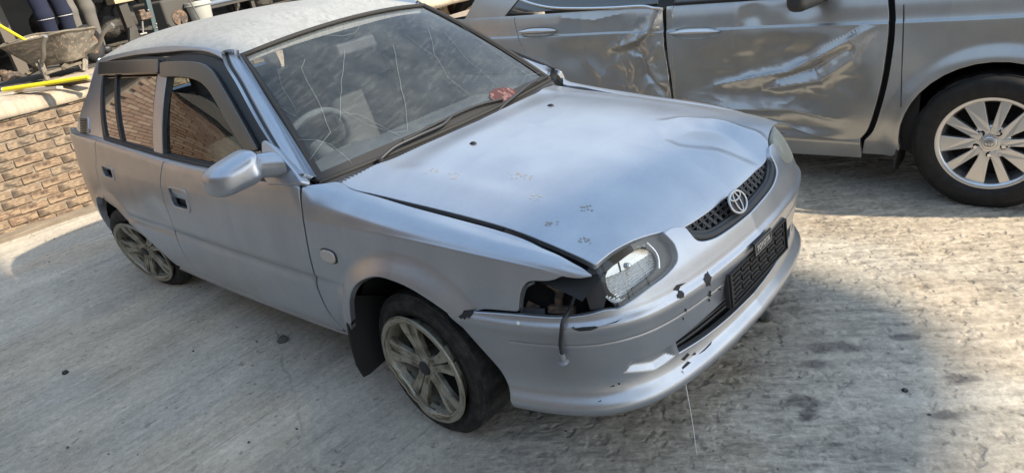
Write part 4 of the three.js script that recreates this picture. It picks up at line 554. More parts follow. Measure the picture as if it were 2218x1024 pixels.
{
  M.grey = phy({ color: rgb(0.43, 0.432, 0.42), metalness: 0.68, roughness: 0.28, map: M.paint.map, clearcoat: 0.5, clearcoatRoughness: 0.12 });
  const P = { h: [0.0075, 0.0075], r: 0.003, d: 0.018, ne: 8e-4 };
  const gapA = spline(px(greyS, [[1924, -40], [1926, 0], [1927, 60], [1921, 120], [1911, 180], [1897, 235], [1881, 282], [1862, 304]], 0.75, 0.98), false, 4);
  const gapB = [[-0.392, 1.0], [-0.394, 0.9], [-0.388, 0.75], [-0.375, 0.62], [-0.37, 0.45], [-0.372, 0.29]];
  const bottom = spline([[0.655, 0.288], [0.55, 0.295], [0.42, 0.315], [0.30, 0.345], [0.2, 0.36], [0.0, 0.345], [-0.2, 0.31], [-0.372, 0.285]], false, 4);
  const fd = part('front_door', panel(greyS, [...gapA.filter(p => p[1] < 1.0).map(p => [p[0] - 0.006, p[1]]), ...bottom.slice(1), ...gapB.slice().reverse(), [-0.1, 0.999], [0.3, 0.997]], P), M.grey, sedan, 'crushed front door with a long diagonal crease');
  const rd = part('rear_door', panel(greyS, [...gapB.map(p => [p[0] - 0.022, p[1]]), [-0.9, 0.29], [-1.15, 0.30], [-1.20, 0.45], [-1.32, 0.62], [-1.46, 0.76], [-1.53, 0.9], [-1.56, 1.0], [-1.0, 1.0]], P), M.grey, sedan, 'crumpled rear door buckled at its front edge');
  part('rear_quarter', panel(greyS, [[-1.57, 1.0], [-1.54, 0.9], [-1.47, 0.76], [-1.33, 0.62], [-1.21, 0.50], ...[...Array(13)].map((_, i) => { const a = mix(0.55, Math.PI + 0.2, i / 12); return [-1.5 + Math.cos(a) * 0.35, 0.31 + Math.sin(a) * 0.35]; }), [-2.5, 0.24], [-2.58, 0.6], [-2.55, 1.0]], P), M.grey, sedan);
  part('rear_door_seal', panel((x, y) => greyS(x, y).add(V(0, 0, -0.035)), [[-0.36, 0.3], [-0.42, 0.3], [-0.43, 1.0], [-0.36, 1.0]], { h: [0.03, 0.05], edge: false }), M.void, sedan);
  const arch = [...Array(22)].map((_, i) => { const a = mix(Math.PI + 0.16, -0.22, i / 21); return [1.2 + Math.cos(a) * 0.372, 0.318 + Math.sin(a) * 0.375]; });
  const ff = part('front_fender', panel(greyS, [...gapA.filter(p => p[1] < 1.0).map(p => [p[0] + 0.028, p[1]]).map(p => [p[0], Math.max(p[1], 0.285)]), [0.66, 0.215], [0.80, 0.215], ...arch, [1.75, 0.25], [2.02, 0.30], [2.05, 0.62], [1.98, 0.78], [1.6, 0.93], [1.2, 0.985], [0.80, 1.0]], P), M.grey, sedan);
  part('fender_seam', tube(px(greyS, [[1959, 10], [1958, 60], [1956, 120], [1954, 180], [1953, 232]], 0.86, 0.95).map(p => greyS(...p).add(V(0, 0, 0.0012))), 0.0022, 5, 24), M.black, ff);
  part('door_gap_liner', panel((x, y) => greyS(x, y).add(V(0, 0, -0.05)), [[0.58, 0.22], [0.9, 0.24], [0.92, 1.0], [0.6, 1.0]], { h: [0.05, 0.05], edge: false }), M.void, sedan);
  part('sill', panel((x, y) => { const p = greyS(x, 0.26); p.y = y; p.z = GZ - 0.02 + (y - 0.24) * 0.25 - 0.03 * sstep(0.27, 0.35, y); return p; }, [[0.65, 0.30], [0.655, 0.197], [0.2, 0.19], [-1.15, 0.19], [-1.15, 0.37], [0.2, 0.37]], { ...P, h: [0.03, 0.01] }), M.grey, sedan);
  // door pulls
  const pull = (x0, x1, y, o) => { const c = (x0 + x1) / 2, L = (x1 - x0) / 2; const zf = x => greyS(x, y).z; const S2 = (u, v) => { const k = Math.sqrt(Math.max(0, 1 - Math.pow(Math.abs(u), 2.4))); return V(c + L * u, y + 0.004 * (1 - u * u) + 0.0135 * k * v, zf(c + L * u) + 0.010 + 0.026 * Math.sqrt(Math.max(0, 1 - u * u * 0.8)) - 0.012 * v * v); };
    const h = part('door_handle', [sheet(S2, -1, 1, 40, -1, 1, 8), sheet((u, v) => S2(u, -v).add(V(0, 0, -0.014)), -1, 1, 40, -1, 1, 4)], M.alloy, o);
    const cup = []; for (let i = 0; i < 24; i++) { const a = i / 24 * 2 * Math.PI; cup.push([c + Math.cos(a) * L * 1.02, y - 0.006 + Math.sin(a) * 0.032]); } part('finger_cup', panel((x, yy) => greyS(x, yy).add(V(0, 0, 0.004 - 0.030 * Math.max(0, 1 - ((x - c) / L) ** 2 - ((yy - y + 0.006) / 0.032) ** 2))), cup, { h: [0.008, 0.006], edge: false, off: 0.002 }), M.grey, h); };
  pull(-1.51, -1.19, 0.903, rd); pull(-0.372, -0.065, 0.862, fd);
  // glass, belt chrome, roof
  const up = (list, m, name, o = 0, pr) => part(name, panel((x, v) => greyUp(x, v).add(V(0, 0, o)), list, { h: [0.05, 0.05], r: 0.002, d: 0.006 }), m, pr || sedan);
  M.carGlass = phy({ color: rgb(0.05, 0.06, 0.065), roughness: 0.03, metalness: 0, clearcoat: 1, clearcoatRoughness: 0.02 });
  up([[-1.62, 0.02], [-0.46, 0.018], [-0.50, 0.36], [-1.25, 0.36]], M.carGlass, 'rear_side_glass', -0.006); up([[-0.37, 0.018], [0.62, 0.012], [0.30, 0.24], [0.02, 0.36], [-0.40, 0.37]], M.carGlass, 'front_side_glass', -0.006);
  up([[-0.46, 0.0], [-0.36, 0.0], [-0.39, 0.39], [-0.50, 0.39]], M.black, 'b_pillar'); up([[-1.25, 0.37], [-0.4, 0.38], [0.02, 0.37], [0.32, 0.24], [0.66, 0.01], [0.78, 0.0], [0.36, 0.28], [0.05, 0.42], [-0.5, 0.44], [-1.3, 0.42], [-1.9, 0.2], [-2.05, 0.0], [-1.66, 0.0]], M.grey, 'roof_side');
  const chrome = px(greyS, [[1128, -8], [1160, 4], [1200, 13], [1260, 16], [1330, 15], [1400, 12], [1415, 16], [1436, 20]], -1.4, 1.05).map(p => V(p[0], Math.max(p[1], 0.995), greyS(p[0], 1.0).z + 0.01)); part('belt_chrome', tube(chrome, 0.008, 8, 60), M.chrome, sedan);
  part('front_belt_strip', tube([-0.36, -0.1, 0.2, 0.5, 0.72].map(x => greyUp(x, 0.012).add(V(0, 0, 0.006))), 0.010, 6, 30), M.black, sedan);
  const roofG = (u, v) => { const e = greyUp(u, 0.41); return V(u, 1.40 + 0.06 * (1 - v * v) - 0.05 * sstep(-0.2, 0.2, u) * 0, GZ - 0.89 + v * 0.59); };
  part('roof', sheet(roofG, -1.35, 0.1, 20, -1, 1, 16, -1), M.grey, sedan); part('hood', sheet((u, v) => V(u, mix(1.02, 0.80, Math.pow((u - 0.75) / 1.25, 1.6)) + 0.03 * (1 - v * v), GZ - 0.89 + v * (0.82 - 0.2 * Math.pow((u - 0.75) / 1.25, 2))), 0.75, 2.0, 20, -1, 1, 16, -1), M.grey, sedan);
  part('windscreen', sheet((u, v) => V(mix(0.85, 0.1, u), mix(1.02, 1.41, u), GZ - 0.89 + v * mix(0.80, 0.58, u)), 0, 1, 8, -1, 1, 10, -1), M.carGlass, sedan); part('rear_screen', sheet((u, v) => V(mix(-2.05, -1.35, u), mix(1.02, 1.41, u), GZ - 0.89 + v * mix(0.78, 0.58, u)), 0, 1, 8, -1, 1, 10), M.carGlass, sedan);
  part('boot_lid', [sheet((u, v) => V(mix(-2.05, -2.58, u), 1.02 - 0.04 * u, GZ - 0.89 + v * 0.80), 0, 1, 6, -1, 1, 10), sheet((u, v) => V(-2.58 - 0.04 * Math.sin(u * 3), mix(0.98, 0.3, u), GZ - 0.89 + v * 0.76), 0, 1, 8, -1, 1, 10)], M.grey, sedan); part('nose', sheet((u, v) => V(2.0 + 0.08 * Math.sin(u * 3), mix(0.80, 0.22, u), GZ - 0.89 + v * 0.62), 0, 1, 8, -1, 1, 10), M.grey, sedan);
  part('far_side', sheet((x, y) => { const p = V(x, y, GZ + gPlan(x)[0] + gSec(y)[0]); p.z = 2 * (GZ - 0.89) - p.z; return p; }, -2.55, 2.0, 40, 0.25, 1.0, 12, -1), M.grey, sedan); part('floor', box(4.4, 0.05, 1.5, -0.3, 0.24, GZ - 0.89), M.void, sedan); part('bulkhead', [box(0.1, 0.7, 1.4, 0.7, 0.6, GZ - 0.95), box(0.05, 0.45, 1.3, -1.05, 0.5, GZ - 0.9)], M.void, sedan);
  // black door mirror whose underside shows at the top
  const mg = new RoundedBoxGeometry(0.10, 0.15, 0.23, 4, 0.04); mg.rotateY(-0.15); mg.translate(0.42, 1.045, GZ + 0.085); const mm = part('door_mirror', mg, M.trim, sedan); part('mirror_foot', rod(V(0.46, 1.0, GZ - 0.06), V(0.43, 1.01, GZ + 0.03), 0.025, 0.02), M.trim, mm);
  // front wheel
  const rim = 0.212, alloySpokes = (o, z1) => {
    for (let k = 0; k < 5; k++) for (const [d, w0, w1, dz] of [[0, 0.021, 0.039, 0], [0.62, 0.014, 0.019, 0.004]]) { const A = 1.97 + k * 2 * Math.PI / 5 + d, R = rim - 0.010; const g = hull([[0.045, -w0 * 0.9], [0.09, -w0], [R, -w1], [R, w1], [0.09, w0], [0.045, w0 * 0.9]], z1 - 0.032 + dz, 0.016, r => 0.012 * sstep(0.05, R, r) - 0.010 * sstep(R - 0.03, R, r)); g.rotateZ(A); part('spoke', g, M.alloy, o); }
    const c = part('hub', lathe([[0.001, z1 - 0.006], [0.03, z1 - 0.008], [0.034, z1 - 0.012], [0.075, z1 - 0.016], [0.085, z1 - 0.03], [0.088, z1 - 0.07]], 40, 'z'), M.alloy, o);
    part('hub_cap', lathe([[0.001, z1], [0.026, z1 - 0.001], [0.031, z1 - 0.006], [0.032, z1 - 0.012]], 30, 'z'), M.alloy, c);
    const tr = (rx, ry, y) => { const g = new THREE.TorusGeometry(1, 0.12, 6, 28); const p = g.attributes.position; for (let i = 0; i < p.count; i++) { const x = p.getX(i), yy = p.getY(i), L = Math.hypot(x, yy), k = L - 1; p.setXYZ(i, x / L * (rx + k * 0.013), yy / L * (ry + k * 0.013) + y, p.getZ(i) * 0.008 + z1 + 0.001); } g.computeVertexNormals(); return g; }; part('cap_emblem', [tr(0.020, 0.014, 0), tr(0.006, 0.0125, 0), tr(0.013, 0.005, 0.0085)], M.steel, c);
    for (let k = 0; k < 5; k++) { const a = 1.97 + k * 2 * Math.PI / 5 + 0.31, x = Math.cos(a) * 0.057, y = Math.sin(a) * 0.057; part('nut_well', rod(V(x, y, z1 - 0.04), V(x, y, z1 - 0.012), 0.0155, 0.0155, 20), M.void, o); part('wheel_nut', rod(V(x, y, z1 - 0.04), V(x, y, z1 - 0.004), 0.010, 0.0085, 6), M.chrome, o); }
  };
  const tyreNew = std({ color: rgb(0.035, 0.035, 0.036), map: M.tyre.map, roughness: 0.72 });
  for (const [x, z, sg] of [[1.2, GZ - 0.105, 1], [-1.5, GZ - 0.105, 1], [1.2, GZ - 1.67, -1], [-1.5, GZ - 1.67, -1]]) { const w = new THREE.Group(); w.name = 'wheel'; sedan.add(w); w.position.set(x, 0.314, z); w.rotation.y = sg > 0 ? 0 : Math.PI; wheelMesh(w, { rim, tyreR: 0.318, w: 0.21, rimMat: M.alloy, tyreMat: tyreNew, spokes: alloySpokes, flat: 0.311, lip: 0.007 }); }
  for (const x of [1.2, -1.5]) { const g = new THREE.CylinderGeometry(0.40, 0.40, 0.40, 40, 1, true, -Math.PI * 0.6, Math.PI * 1.2); g.rotateX(Math.PI / 2); g.rotateZ(Math.PI); g.translate(x, 0.315, GZ - 0.25); part('arch_liner', [g, new THREE.CircleGeometry(0.42, 30).translate(x, 0.33, GZ - 0.42)], M.void, sedan); }
  part('mud_flap', panel((u, v) => V(0.835 - 0.02 * v, mix(0.30, 0.13, v), mix(GZ - 0.2, GZ - 0.01, u)), [[0, 0], [1, 0], [1, 0.85], [0.9, 1], [0, 0.9]], { h: [0.2, 0.1], r: 0.002, d: 0.008 }), M.rubber, sedan);
}

// ---------------------------------------------------------------- yard floor: brushed concrete
{
  const X0 = -5.2, X1 = 2.8, Z0 = -2.4, Z1 = 3.0, W = 2048, H = 1382, PXM = W / (X1 - X0);
  const hgt = new Float32Array(W * H), col = new Uint8Array(W * H * 4);
  const R = rng(12);
  const stains = [[1800, 750, 0.10, 0.045], [1750, 893, 0.035, 0.022], [1740, 905, 0.03, 0.02], [2050, 897, 0.05, 0.022], [1770, 790, 0.06, 0.03], [1740, 870, 0.05, 0.035], [2080, 820, 0.05, 0.03], [1960, 330 + 400, 0.05, 0.02]].map(s => { const p = onPlane(s[0], s[1], 'y', 0); return [p.x, p.z, s[2], s[3]]; });
  const seam = [[-1.40, 0.62], [-0.70, 0.945], [-0.27, 1.145], [0.6, 1.5]], seamY = x => { let i = 0; while (i < 2 && seam[i + 1][0] < x) i++; return mix(seam[i][1], seam[i + 1][1], (x - seam[i][0]) / (seam[i + 1][0] - seam[i][0])); };
  for (let j = 0; j < H; j++) for (let i = 0; i < W; i++) {
    const x = X0 + (i + 0.5) / PXM, z = Z0 + (j + 0.5) / PXM, right = sstep(-0.25, 0.45, x + (fbm(z * 2, x * 2, 2) - 0.5) * 0.8);
    const big = fbm(x * 0.9 + 5, z * 0.9, 4), mid = fbm(x * 5, z * 5, 4), fine = fbm(x * 60, z * 60, 3), grit = hash2(i, j);
    // left slab: broom strokes along z, right slab: rough tamped ridges along (0.87, -0.5)
    const wl = (fbm(x * 1.5 + z * 0.3, z * 0.8, 2) - 0.5) * 0.25, sl = fbm((x + wl * 0.3) * 46, z * 1.6, 4), sl2 = fbm((x + wl * 0.2) * 15 + 7, z * 0.9 + 3, 3);
    const a = x * 0.87 - z * 0.5, b = x * 0.5 + z * 0.87, sr = fbm(a * 5, b * 34 + fbm(a * 3, b * 3, 2) * 3, 4), sr2 = fbm(a * 1.6 + 3, b * 13, 3), pit = sstep(0.62, 0.74, fbm(x * 34 + 3, z * 34, 3));
    const cr = 1 - 2 * Math.abs(fbm(a * 12 + 4, b * 52, 3) - 0.5), cr2 = 1 - 2 * Math.abs(fbm(a * 34, b * 95 + 9, 2) - 0.5), rough = right * (0.45 + 0.55 * sstep(0.4, 0.6, fbm(a * 1.5 + 7, b * 4, 3))), scr = sstep(0.70, 0.80, fbm(x * 130 + 5, z * 5, 3)) * (1 - right), pitL = sstep(0.76, 0.83, fbm(x * 45, z * 40, 3)) * (1 - right);
    let h = 0.55 * rough * (cr * 0.6 + cr2 * 0.4 - 0.6) - 0.35 * scr - 0.5 * pitL + mix(0.40 * sl + 0.12 * sl2 + 0.30 * fine, 0.50 * sr + 0.40 * sr2 + 0.3 * fine - 0.35 * pit, right) + 0.4 * (mid - 0.5);
    let k = mix(0.665, 0.60, right) + (big - 0.5) * 0.18 + (mid - 0.5) * 0.09 + mix((sl - 0.5) * 0.09 + (sl2 - 0.5) * 0.02 + (fbm(x * 9 + 3, z * 4, 4) - 0.5) * 0.09, (sr - 0.5) * 0.17 + (sr2 - 0.5) * 0.09 - pit * 0.05 + (fbm(x * 22, z * 22 + 8, 3) - 0.5) * 0.06, right) + (fine - 0.5) * 0.13 + (grit - 0.5) * 0.08 + rough * ((cr - 0.75) * 0.16 + (cr2 - 0.7) * 0.12) - scr * 0.05 - pitL * 0.10;
    let rr = k * 1.03, gg = k * 0.985, bb = k * 0.905; const wm = sstep(0.5, 0.68, fbm(x * 1.4 + 31, z * 1.4 + 4, 3)); rr += 0.02 * wm; bb -= 0.02 * wm;
    for (const [sx, sz, ra, rb] of stains) { const dx = (x - sx) * 0.87 - (z - sz) * 0.5, dz = (x - sx) * 0.5 + (z - sz) * 0.87, q = Math.hypot(dx / ra, dz / rb) + (fbm(x * 26, z * 26, 3) - 0.5) * 1.1; if (q < 1.25) { const m = 0.26 * sstep(1.3, 0.5, q); rr *= 1 - m; gg *= 1 - m; bb *= 1 - m * 0.94; } }
    if (x > -1.5 && x < 0.6) { const d = z - seamY(x) + (fbm(x * 14, 3, 3) - 0.5) * 0.03, m = gauss(d, 0.006) * (0.35 + 0.65 * sstep(0.4, 0.6, fbm(x * 9, 8, 2))); h -= 0.35 * m; const q = 1 - 0.09 * m; rr *= q; gg *= q; bb *= q; }
    const o = (j * W + i) * 4; col[o] = 255 * clamp(rr); col[o + 1] = 255 * clamp(gg); col[o + 2] = 255 * clamp(bb); col[o + 3] = 255; hgt[j * W + i] = h;
  }
  const ht = new Uint8Array(W * H * 4); for (let i = 0; i < W * H; i++) { const v = 255 * clamp(hgt[i] * 0.55 + 0.25); ht[i * 4] = ht[i * 4 + 1] = ht[i * 4 + 2] = v; ht[i * 4 + 3] = 255; }
  const mk = (d, s) => { const t = new THREE.DataTexture(d, W, H); t.magFilter = THREE.LinearFilter; t.minFilter = THREE.LinearMipmapLinearFilter; t.generateMipmaps = true; t.wrapS = t.wrapT = THREE.MirroredRepeatWrapping; if (s) t.colorSpace = THREE.SRGBColorSpace; t.needsUpdate = true; return t; };
  // one sheet: fine near the cars (real relief of the tamped ridges), coarse out to the horizon
  const xs = [-260, -60, -20, -9], zs = [-260, -60, -20, -6]; for (let x = X0; x <= X1 + 1e-6; x += 0.02) xs.push(x); xs.push(6, 20, 60, 260); for (let z = Z0; z <= Z1 + 1e-6; z += 0.02) zs.push(z); zs.push(6, 20, 60, 260);
  const P = [], U = [], I = []; for (const z of zs) for (const x of xs) { const inside = x > X0 && x < X1 && z > Z0 && z < Z1; let y = 0; if (inside) { const i = clamp(Math.floor((x - X0) * PXM), 0, W - 1), j = clamp(Math.floor((z - Z0) * PXM), 0, H - 1); y = (hgt[j * W + i] - 0.5) * mix(0.002, 0.009, sstep(0.0, 0.6, x)) - 0.001; } P.push(x, y, z); U.push((x - X0) / (X1 - X0), (z - Z0) / (Z1 - Z0)); }
  const n = xs.length; for (let j = 0; j < zs.length - 1; j++) for (let i = 0; i < n - 1; i++) { const a = j * n + i; I.push(a, a + n, a + 1, a + 1, a + n, a + n + 1); }
  struct('ground', geo(P, null, U, I), std({ map: mk(col, true), bumpMap: mk(ht, false), bumpScale: 0.014, roughness: 0.93 }));
  // crumbs of stone, dry leaf bits and a bolt on the floor
  const st = std({ color: rgb(0.10, 0.095, 0.085), roughness: 0.95 }), tan = std({ color: rgb(0.22, 0.17, 0.11), roughness: 0.95 }), rock = (s, seed) => { const g = new THREE.IcosahedronGeometry(s, 2), p = g.attributes.position, q = rng(seed); const o = q() * 50; for (let i = 0; i < p.count; i++) { const x = p.getX(i), y = p.getY(i), z = p.getZ(i), k = 0.7 + 0.6 * noise2(x / s * 1.3 + o, y / s * 1.3 + z / s * 0.9 + o); p.setXYZ(i, x * k, y * k * 0.75, z * k); } g.computeVertexNormals(); return g; };
  const put = (name, x, y, s, m, label, cat, sy = 0.35) => { const p = onPlane(x, y, 'y', 0); const o = solo(name, rock(s, Math.round(x + y)), m, label, cat); o.position.set(p.x, s * sy, p.z); return o; };
  put('dark_stone', 140, 808, 0.014, M.trim, 'small black stone on the grey broomed concrete', 'stone'); put('concrete_crumb', 612, 738, 0.022, st, 'flat concrete crumb on the slab seam under the sill', 'crumb');
  put('clay_lump', 52, 498, 0.05, std({ color: rgb(0.10, 0.075, 0.055), roughness: 1 }), 'dark clay lump at the foot of the brick wall', 'clay lump'); put('mortar_lump', 95, 482, 0.055, std({ color: rgb(0.28, 0.22, 0.16), roughness: 1 }), 'upright mortar lump leaning on the brick wall', 'mortar lump', 0.5);
  put('oil_chip', 1962, 847, 0.010, M.trim, 'tiny black chip lying between the oil stains', 'chip'); put('gravel_stone', 1655, 690, 0.03, st, 'dark stone under the front bumper', 'stone');
  const G = [], RR = rng(4); for (let k = 0; k < 420; k++) { const x = mix(X0, X1, RR()), z = mix(-1.5, 2.4, RR()), s = 0.0015 + 0.0045 * RR() ** 3, g = new THREE.IcosahedronGeometry(s, 0); g.rotateY(RR() * 6); g.scale(1 + RR(), 0.6, 1); g.translate(x, s * 0.35, z); G.push(g); }
  const gr = solo('loose_grit', G, st, 'dark grit scattered over the concrete', 'grit'); gr.userData.kind = 'stuff';
}

// ---------------------------------------------------------------- brick retaining wall and the raised workshop floor behind it
const wallO = V(-4.80, 0, 0.92), wallD = V(0.154, 0, -0.988).normalize(), wallN = V(0.988, 0, 0.154).normalize();
const WP = (s, y, o = 0) => wallO.clone().addScaledVector(wallD, s).addScaledVector(wallN, o).setY(y); // s along the wall away from the camera
{
  const w = thing('brick_wall', 'low weathered red brick wall holding up the raised workshop floor', 'wall');
  const brickT = [0, 1, 2, 3].map(k => { const R = rng(k + 40); const c = [[0.53, 0.43, 0.36], [0.56, 0.48, 0.41], [0.57, 0.51, 0.45], [0.51, 0.40, 0.335]][k]; return tex(256, 128, (u, v) => { const f = fbm(u * 6 + k * 9, v * 4, 4), g = fbm(u * 40, v * 24, 3), e = fbm(u * 3 + k * 5, v * 2, 2), burn = sstep(0.52, 0.74, fbm(u * 3.5 + k * 13, v * 2.1 + 5, 4)) * (k === 3 ? 0.3 : 0.55), lime = 0.25 + sstep(0.40, 0.62, fbm(u * 7 + k * 3, v * 6, 4)) * 0.55; let r = c[0], gg = c[1], b = c[2]; const m = 0.82 + 0.36 * (f - 0.5) + 0.25 * (g - 0.5); r *= m; gg *= m; b *= m; r = mix(r, 0.66, lime); gg = mix(gg, 0.58, lime); b = mix(b, 0.48, lime); r = mix(r, 0.22, burn); gg = mix(gg, 0.20, burn); b = mix(b, 0.185, burn); return [r, gg, b]; }); });
  const bm = brickT.map(t => std({ map: t, roughness: 0.95, bumpMap: t, bumpScale: 0.006 }));
  const RH = 0.0705, BL = 0.203, geos = [];
  for (let k = 0; k < 6; k++) { const R = rng(k * 7 + 3), g = new RoundedBoxGeometry(0.193, 0.0605, 0.09, 2, 0.006), p = g.attributes.position; for (let i = 0; i < p.count; i++) { const x = p.getX(i), y = p.getY(i), z = p.getZ(i); const n = noise2(x * 40 + k * 11, y * 50 + k * 3); p.setXYZ(i, x + (n - 0.5) * 0.006, y + (noise2(x * 30 + 50, k * 8) - 0.5) * 0.007, z + (n - 0.5) * 0.006); } g.computeVertexNormals(); geos.push(g); }
  const R = rng(88), ang = Math.atan2(-wallD.z, wallD.x);
  for (let r = 0; r < 13; r++) for (let c = -11; c < 12; c++) { const s = c * BL + (r % 2 ? BL / 2 : 0) + 0.04 + (R() - 0.5) * 0.012, y = 0.045 + r * RH + (R() - 0.5) * 0.006; if (r > 11 && R() < 0.16) continue; const o = part('brick', geos[Math.floor(R() * 6)], bm[r < 4 ? (R() < 0.5 ? 0 : R() < 0.5 ? 3 : 1) : Math.floor(R() * 3)], w); o.position.copy(WP(s, y, -0.045 + (R() - 0.5) * 0.008)); o.rotation.set(0, ang, (R() - 0.5) * 0.02); }
  const mt = tex(512, 512, (u, v) => { const f = fbm(u * 12, v * 12, 5), g = fbm(u * 80, v * 80, 2); const k = 0.53 + (f - 0.5) * 0.3 + (g - 0.5) * 0.2; return [k, k * 0.92, k * 0.82]; });
  M.mortar = std({ map: mt, roughness: 0.98, bumpMap: mt, bumpScale: 0.01 });
  const mg = new THREE.BoxGeometry(7.0, 0.935, 0.3, 140, 20, 1); { const p = mg.attributes.position, uv = mg.attributes.uv; for (let i = 0; i < p.count; i++) { const x = p.getX(i), y = p.getY(i), z = p.getZ(i); if (z > 0.1) p.setZ(i, z + (fbm(x * 14, y * 14 + 4, 3) - 0.5) * 0.012); uv.setXY(i, x * 0.8, y * 0.8); } mg.computeVertexNormals(); mg.rotateY(ang); const c = WP(0, 0.4575, -0.162); mg.translate(c.x, c.y, c.z); }
  part('mortar_core', mg, M.mortar, w);
  // ragged skim of old mortar along the foot
  const sk = new THREE.BoxGeometry(6.5, 0.05, 0.05, 130, 3, 3), p = sk.attributes.position; for (let i = 0; i < p.count; i++) { const x = p.getX(i), y = p.getY(i), z = p.getZ(i); const n = fbm(x * 7, 2, 3); p.setXYZ(i, x, y > 0 ? y * (0.4 + 1.7 * n) : y, z > 0 ? z * (0.3 + 2.2 * fbm(x * 5 + 9, 7, 3)) : z); } sk.computeVertexNormals(); sk.rotateY(ang); { const c = WP(0, 0.02, 0.0); sk.translate(c.x, c.y, c.z); } part('foot_skim', sk, M.mortar, w);
  // concrete floor slab with a worn rounded nose
  const ft = tex(1024, 512, (u, v) => { const f = fbm(u * 20, v * 8, 5), g = fbm(u * 120, v * 60, 3), s = sstep(0.55, 0.7, fbm(u * 9 + 4, v * 5, 3)); const k = 0.66 + (f - 0.5) * 0.22 + (g - 0.5) * 0.14 - s * 0.10; return [k * 1.02, k * 0.94, k * 0.83]; });
  M.slab = std({ map: ft, roughness: 0.95, bumpMap: ft, bumpScale: 0.008 });
  const prof = [[-0.02, 0.865], [0.026, 0.885], [0.022, 0.925], [-0.03, 0.968], [-0.10, 0.992], [-0.4, 1.0], [-1, 1.0], [-3, 1.0], [-9, 1.0]];
  const P = [], U = [], I = [], nS = 160; for (let i = 0; i <= nS; i++) { const s = mix(-3.4, 9, i / nS); prof.forEach(([o, y], k) => { const e = k < 6 ? (fbm(s * 5, k * 3 + 1, 3) - 0.5) : 0; const q = WP(s, y + e * 0.03, o + e * 0.05); P.push(q.x, q.y, q.z); U.push(s * 0.4, o * 0.4 + y * 0.3); }); } const m = prof.length; for (let i = 0; i < nS; i++) for (let k = 0; k < m - 1; k++) { const a = i * m + k; I.push(a, a + m, a + 1, a + 1, a + m, a + m + 1); }
  struct('workshop_floor', geo(P, null, U, I), M.slab);
}

